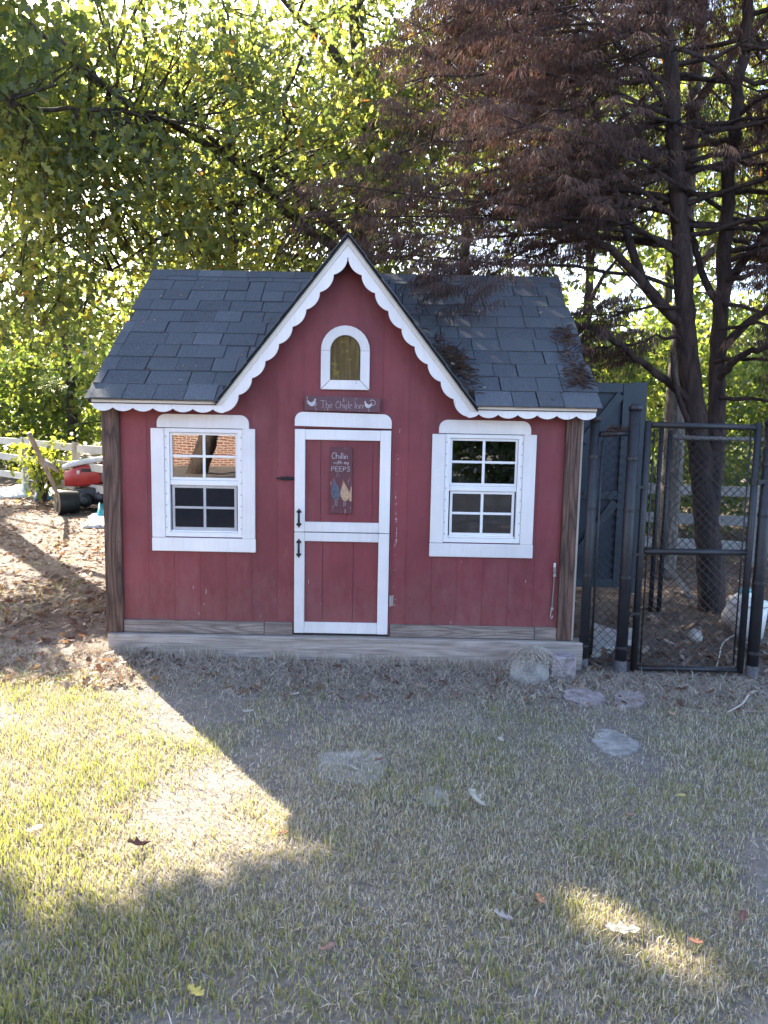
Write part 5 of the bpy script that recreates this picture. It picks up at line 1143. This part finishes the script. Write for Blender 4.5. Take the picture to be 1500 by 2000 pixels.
# spray template: a short arching axis hung with thin strands
sv, sf = [], []; r_ = random.Random(5)
for k in range(64):
    t = r_.random(); s_ = r_.uniform(-1, 1); x0, y0 = t*.9, s_*.30*(1-.5*t); z0 = -.18*t*t-.10*abs(s_)
    L = r_.uniform(.12, .42); ax = np.array([r_.uniform(-.15, .75), s_*.45+r_.uniform(-.3, .3), -1.0+r_.uniform(0, .5)]); ax /= np.linalg.norm(ax)
    b = np.array([x0, y0, z0]); sd = np.array([r_.uniform(-1, 1), r_.uniform(-1, 1), 0]); sd /= np.linalg.norm(sd); w_ = r_.uniform(.006, .015)
    i0 = len(sv); mid = b+ax*L*.5+np.array([.03, 0, .0]); sv += [b-sd*w_*.5, b+sd*w_*.5, mid+sd*w_, mid-sd*w_, b+ax*L]; sf += [(i0, i0+1, i0+2, i0+3), (i0+3, i0+2, i0+4)]
sv = np.array(sv); tmS = (sv, [np.array([f for f in sf if len(f) == 4]), np.array([f for f in sf if len(f) == 3])])
C = np.array([s_[0] for s_ in spr]); az = np.array([s_[1] for s_ in spr])+RNG.normal(0, .5, len(spr))
rep = 2; C = np.repeat(C, rep, 0)+RNG.normal(0, .13, (len(C)*rep, 3)); az = np.repeat(az, rep)+RNG.normal(0, .4, len(C))
def cut_c(C):
    roofz_ = EZ+ms*(np.minimum(C[:, 1], 3.0-C[:, 1])-EY); over = (C[:, 0] < 1.7) & (C[:, 0] > -2.3) & (C[:, 1] < 3.2) & (C[:, 1] > -.3) & (C[:, 2] < np.maximum(roofz_, 3.0-SL*np.abs(C[:, 0]-AX))+.16)
    return over | (C[:, 1] < -.6) | (C[:, 2] < 1.2)
cx_, cy_ = proj_px(C); TC = np.concatenate([spline(l[0], 10) for l in CL[:2]]); bx_, by_ = proj_px(TC); nearst = np.zeros(len(C), bool)
for a, b in zip(bx_, by_): nearst |= (np.hypot(cx_-a, cy_-b) < 30)
gp = field(C[:, 0]+C[:, 1]*.4, C[:, 2]*1.6, 2.6, 91)
k = ~cut_c(C) & ~shades_pool(C) & ~(nearst & (C[:, 1] < CY+.2) & (RNG.random(len(C)) < .5)) & (gp > -.62); C, az = C[k], az[k]; n = len(C); pit = RNG.uniform(-.35, .3, n)
ex = np.stack([np.cos(az)*np.cos(pit), np.sin(az)*np.cos(pit), np.sin(pit)], 1); ey = np.stack([-np.sin(az), np.cos(az), np.zeros(n)], 1); ez = np.cross(ex, ey)
rn = np.clip(RNG.beta(2, 2.4, n)+(RNG.random(n) < .05)*.4, 0, 1)
setp(scatter('crown', C, RNG.uniform(.17, .34, n), np.stack([ex, ey, ez], 2), tmS, MAT['cedarleaf'], ced, rn), kind='stuff'); print('sprays', n)

# slender grey-barked tree behind the cedar, and the dark trunk left of the gable
def simple_tree(name, px, Y, w_, ztop, lean, label, bk, ells, ncl, nl, size, lm, tm, gap=-.6, group=None, lims=4):
    b = at(px, 900, Y); b[2] = gnd(b[0], b[1]); t = tree_thing(name, b, label, group)
    Ls = [([b-[0, 0, .2], b+[lean*.25, 0, ztop*.3], b+[lean*.6, .1, ztop*.65], b+[lean, 0, ztop]], w_/2*1.12, w_*.2)]
    for k in range(lims):
        h_ = ztop*(.42+.12*k); a = k*2.4+px*.01; o = b+[lean*h_/ztop, 0, h_]; Ls.append(([o, o+[.7*math.cos(a), .7*math.sin(a), .6], o+[1.8*math.cos(a), 1.8*math.sin(a), 1.1]], w_*.22, .015))
    limbs(t, Ls, bk); LP_ = np.concatenate([spline(l[0], 5) for l in Ls])
    crown(t, [(b+np.array(e[0]), e[1], e[2]) for e in ells], ncl, nl, size, lm, tm, LP_, .5, .5, bk, gap, off_front)
    return t
simple_tree('maple_tree', 1311, 3.75, .26, 8.5, .05, 'straight grey-barked tree standing behind the twin cedar stems', 'greybark', [((0, 1, 6.6), (2.6, 1.8, 1.8), 1), ((.6, .8, 4.6), (1.6, 1.0, .9), .5)], 120, 28, .14, MAT['oakleaf'], OAKT)
simple_tree('oak_tree', 468, 8.2, .33, 8.5, -.3, 'dark rough trunk rising behind the left roof slope', 'oakbark', [((0, .5, 6.5), (3.0, 2.0, 2.4), 2), ((-.6, .4, 4.2), (2.6, 1.6, .9), 1.1)], 210, 28, .15, MAT['oakleaf'], OAKT)
FR = 'trees of the wood edge'
BT = [(-130, 15.0, .3, 'bright sunlit tree at the wood edge far left'), (60, 19, .3, 'leafy tree above the rail fence on the left'), (300, 13.5, .28, 'leafy tree directly behind the left roof corner'), (640, 12.5, .3, 'leafy tree behind the gable peak'),
      (900, 13.0, .3, 'leafy tree behind the right roof slope'), (1130, 11.5, .26, 'pale sunlit tree above the blue-grey door'), (1290, 15, .3, 'leafy tree between the grey-barked trunk and the cedar'), (1480, 11.0, .28, 'leafy tree behind the cedar at the right margin'), (1640, 13, .3, 'leafy tree beyond the right margin')]
for i, (px, Y, w_, lab) in enumerate(BT):
    H_ = 7.5+1.5*((i*37) % 5)/4+(3.2 if px > 250 else 0); low = 2.6 if i not in (5, 7, 2) else 1.7
    simple_tree('wood_edge_tree', px, Y, w_, H_, .2*math.sin(i*3), lab, 'oakbark', [((0, 0, H_*.72), (2.7, 2.2, H_*.26), 2), ((.4, -.4, low+1.3), (2.3, 1.7, 1.5), 1.5)], 250, 32, .18, MAT['farleaf'], FART, -.45, FR)
# pine beyond the fence on the left
pbx = at(146, 900, 15.5); pbx[2] = gnd(pbx[0], pbx[1]); pine = tree_thing('pine_tree', pbx, 'slender pine with tufted needles beyond the rail fence on the left')
PL = [([pbx-[0, 0, .2], pbx+[-.05, 0, 2.5], pbx+[-.2, 0, 4.5], pbx+[-.25, 0, 8]], .17, .06)]; tips = []
for k in range(16):
    h_ = 1.4+k*.36; a = k*2.4; o = pbx+[-.04*h_, 0, h_]; e = o+np.array([math.cos(a)*1.7, math.sin(a)*1.7, .35]); PL.append(([o, (o+e)/2+[0, 0, -.05], e], .03, .01)); tips += [o*(1-u)+e*u for u in np.linspace(.35, 1.05, 6)]
limbs(pine, PL, 'oakbark'); tips = np.array(tips); n = len(tips)*90; C = np.repeat(tips, 90, 0)+RNG.normal(0, .10, (n, 3))
tvn = np.array([(0, -.03, 0), (0, .03, 0), (1, 0, 0)]); setp(scatter('crown', C, RNG.uniform(.18, .3, n), frames(n), (tvn, [np.array([[0, 1, 2]])]), MAT['pineneedle'], pine, RNG.random(n)), kind='stuff')
# undergrowth of the wood behind everything
def hedge_mass(name, n, x0, x1, y0, y1, z1, size, label, seed):
    X = RNG.uniform(x0, x1, n); Y = RNG.uniform(y0, y1, n); top = z1*(.6+.4*field(X, Y, .8, seed)); Z = np.clip(RNG.random(n)**.8*top, .05, None); C = np.stack([X, Y, Z], 1)
    g = field(X*1.0+Y*.3, Z*1.6, 2.2, seed+1); C = C[g > -.35]; m = len(C)
    return setp(scatter(name, C, RNG.uniform(size*.6, size*1.3, m), frames(m, np.zeros((m, 3)), 1, .3), FART, MAT['farleaf'], None, np.clip(RNG.random(m)+.25*field(C[:, 0], C[:, 2], 1.5, seed+3), 0, 1)), label, kind='stuff')
hedge_mass('undergrowth', 68000, -24, 18, 14.5, 19.5, 4.6, .20, 'dense mixed undergrowth along the edge of the wood', 3)
hedge_mass('far_wood', 40000, -52, 40, 24, 32, 8.5, .42, 'far wood reading as one green mass behind the trees', 8)
hedge_mass('kennel_shrubs', 22000, 0.8, 8.5, 6.2, 9.0, 4.8, .13, 'sunlit low shrubs behind the grey rail fence on the right', 14)
# bright young shrub in front of the fence
sp = on_ground(85, 955); sp = np.array([sp[0]*.95, 9.0, 0]); sp[0] = at(84, 900, 9.0)[0]; sp[2] = gnd(sp[0], sp[1])
sh = thing('shrub', tuple(sp), 'bright yellow-green shrub in front of the cream rail fence', 'shrub'); PS = []
for k in range(9):
    a = k*2.4; PS.append(([sp, sp+[.15*math.cos(a), .1*math.sin(a), .5], sp+[.45*math.cos(a), .3*math.sin(a), .75+.05*k]], .018, .005))
for i, (c_, r0, r1) in enumerate(PS): MB().tube(spline(c_, 4), np.linspace(r0, r1, len(spline(c_, 4))), 5).build('stem', MAT['oakbark'], sh, True)
tp = np.array([p_[0][2] for p_ in PS]+[p_[0][1] for p_ in PS]); n = len(tp)*26; C = np.repeat(tp, 26, 0)+RNG.normal(0, .16, (n, 3)); C[:, 2] = np.maximum(C[:, 2], sp[2]+.05)
setp(scatter('foliage', C, RNG.uniform(.09, .16, n), frames(n, np.zeros((n, 3)), 1, .3), OAKT, MAT['shrubleaf'], sh, RNG.random(n)), kind='stuff')

# ------------------------------------------------------------------ what the window panes mirror: brick house and tree behind the camera
bh = thing('brick_house', (-8, -20.5, 0), 'red brick house behind the viewer, mirrored in the left window', 'house')
MB().box(-17, -3.6, -28, -20.5, -.1, 3.4).build('wall', MAT['brick'], bh)
MB().add([(-17.5, -28.5, 3.4), (-3.1, -28.5, 3.4), (-3.1, -20.0, 3.4), (-17.5, -20.0, 3.4), (-17.5, -24.2, 6.2), (-3.1, -24.2, 6.2)], [(0,3,2,1), (3,4,5,2)[::-1], (0,1,5,4)[::-1], (0,4,3), (1,2,5)]).build('roof', MAT['felt'], bh)
mt = np.array([-5.6, -16.8, 0]); mtree = tree_thing('yard_tree', mt, 'leaning tree in front of the brick house, mirrored in the left window')
ML = [([mt-[0, 0, .2], mt+[.2, 0, .4], mt+[.65, 0, 1.6], mt+[1.3, 0, 3.5], mt+[1.8, 0, 6]], .33, .16), ([mt+[1.3, 0, 3.5], mt+[2.6, .3, 4.6], mt+[4.0, .5, 5.0]], .12, .03), ([mt+[1.5, 0, 4.3], mt+[.2, .5, 5.6], mt+[-1, .5, 6.2]], .12, .03)]
limbs(mtree, ML, 'oakbark'); crown(mtree, [(mt+[2.5, .3, 5.4], (3.6, 2.6, 1.6), 1), (mt+[4.2, .8, 3.5], (1.6, 1.4, 1.2), .7)], 260, 30, .24, MAT['oakleaf'], FART, np.concatenate([spline(l[0], 5) for l in ML]), .5, .5, 'oakbark', -.6, None, False, .3)
X = RNG.uniform(1.2, 10, 9000); Y = RNG.uniform(-17, -14, 9000); Z = RNG.random(9000)**.8*3.2; C = np.stack([X, Y, Z], 1)  # unseen shrubs added so the right window mirrors dark leaves, not lit ground
setp(scatter('added_hedge_leaves', C, RNG.uniform(.16, .34, 9000), frames(9000, np.zeros((9000, 3)), 1, .3), FART, MAT['farleaf'], None, RNG.random(9000)*.15), 'unseen dark shrubs added behind the viewer to darken the right window reflection', kind='stuff')
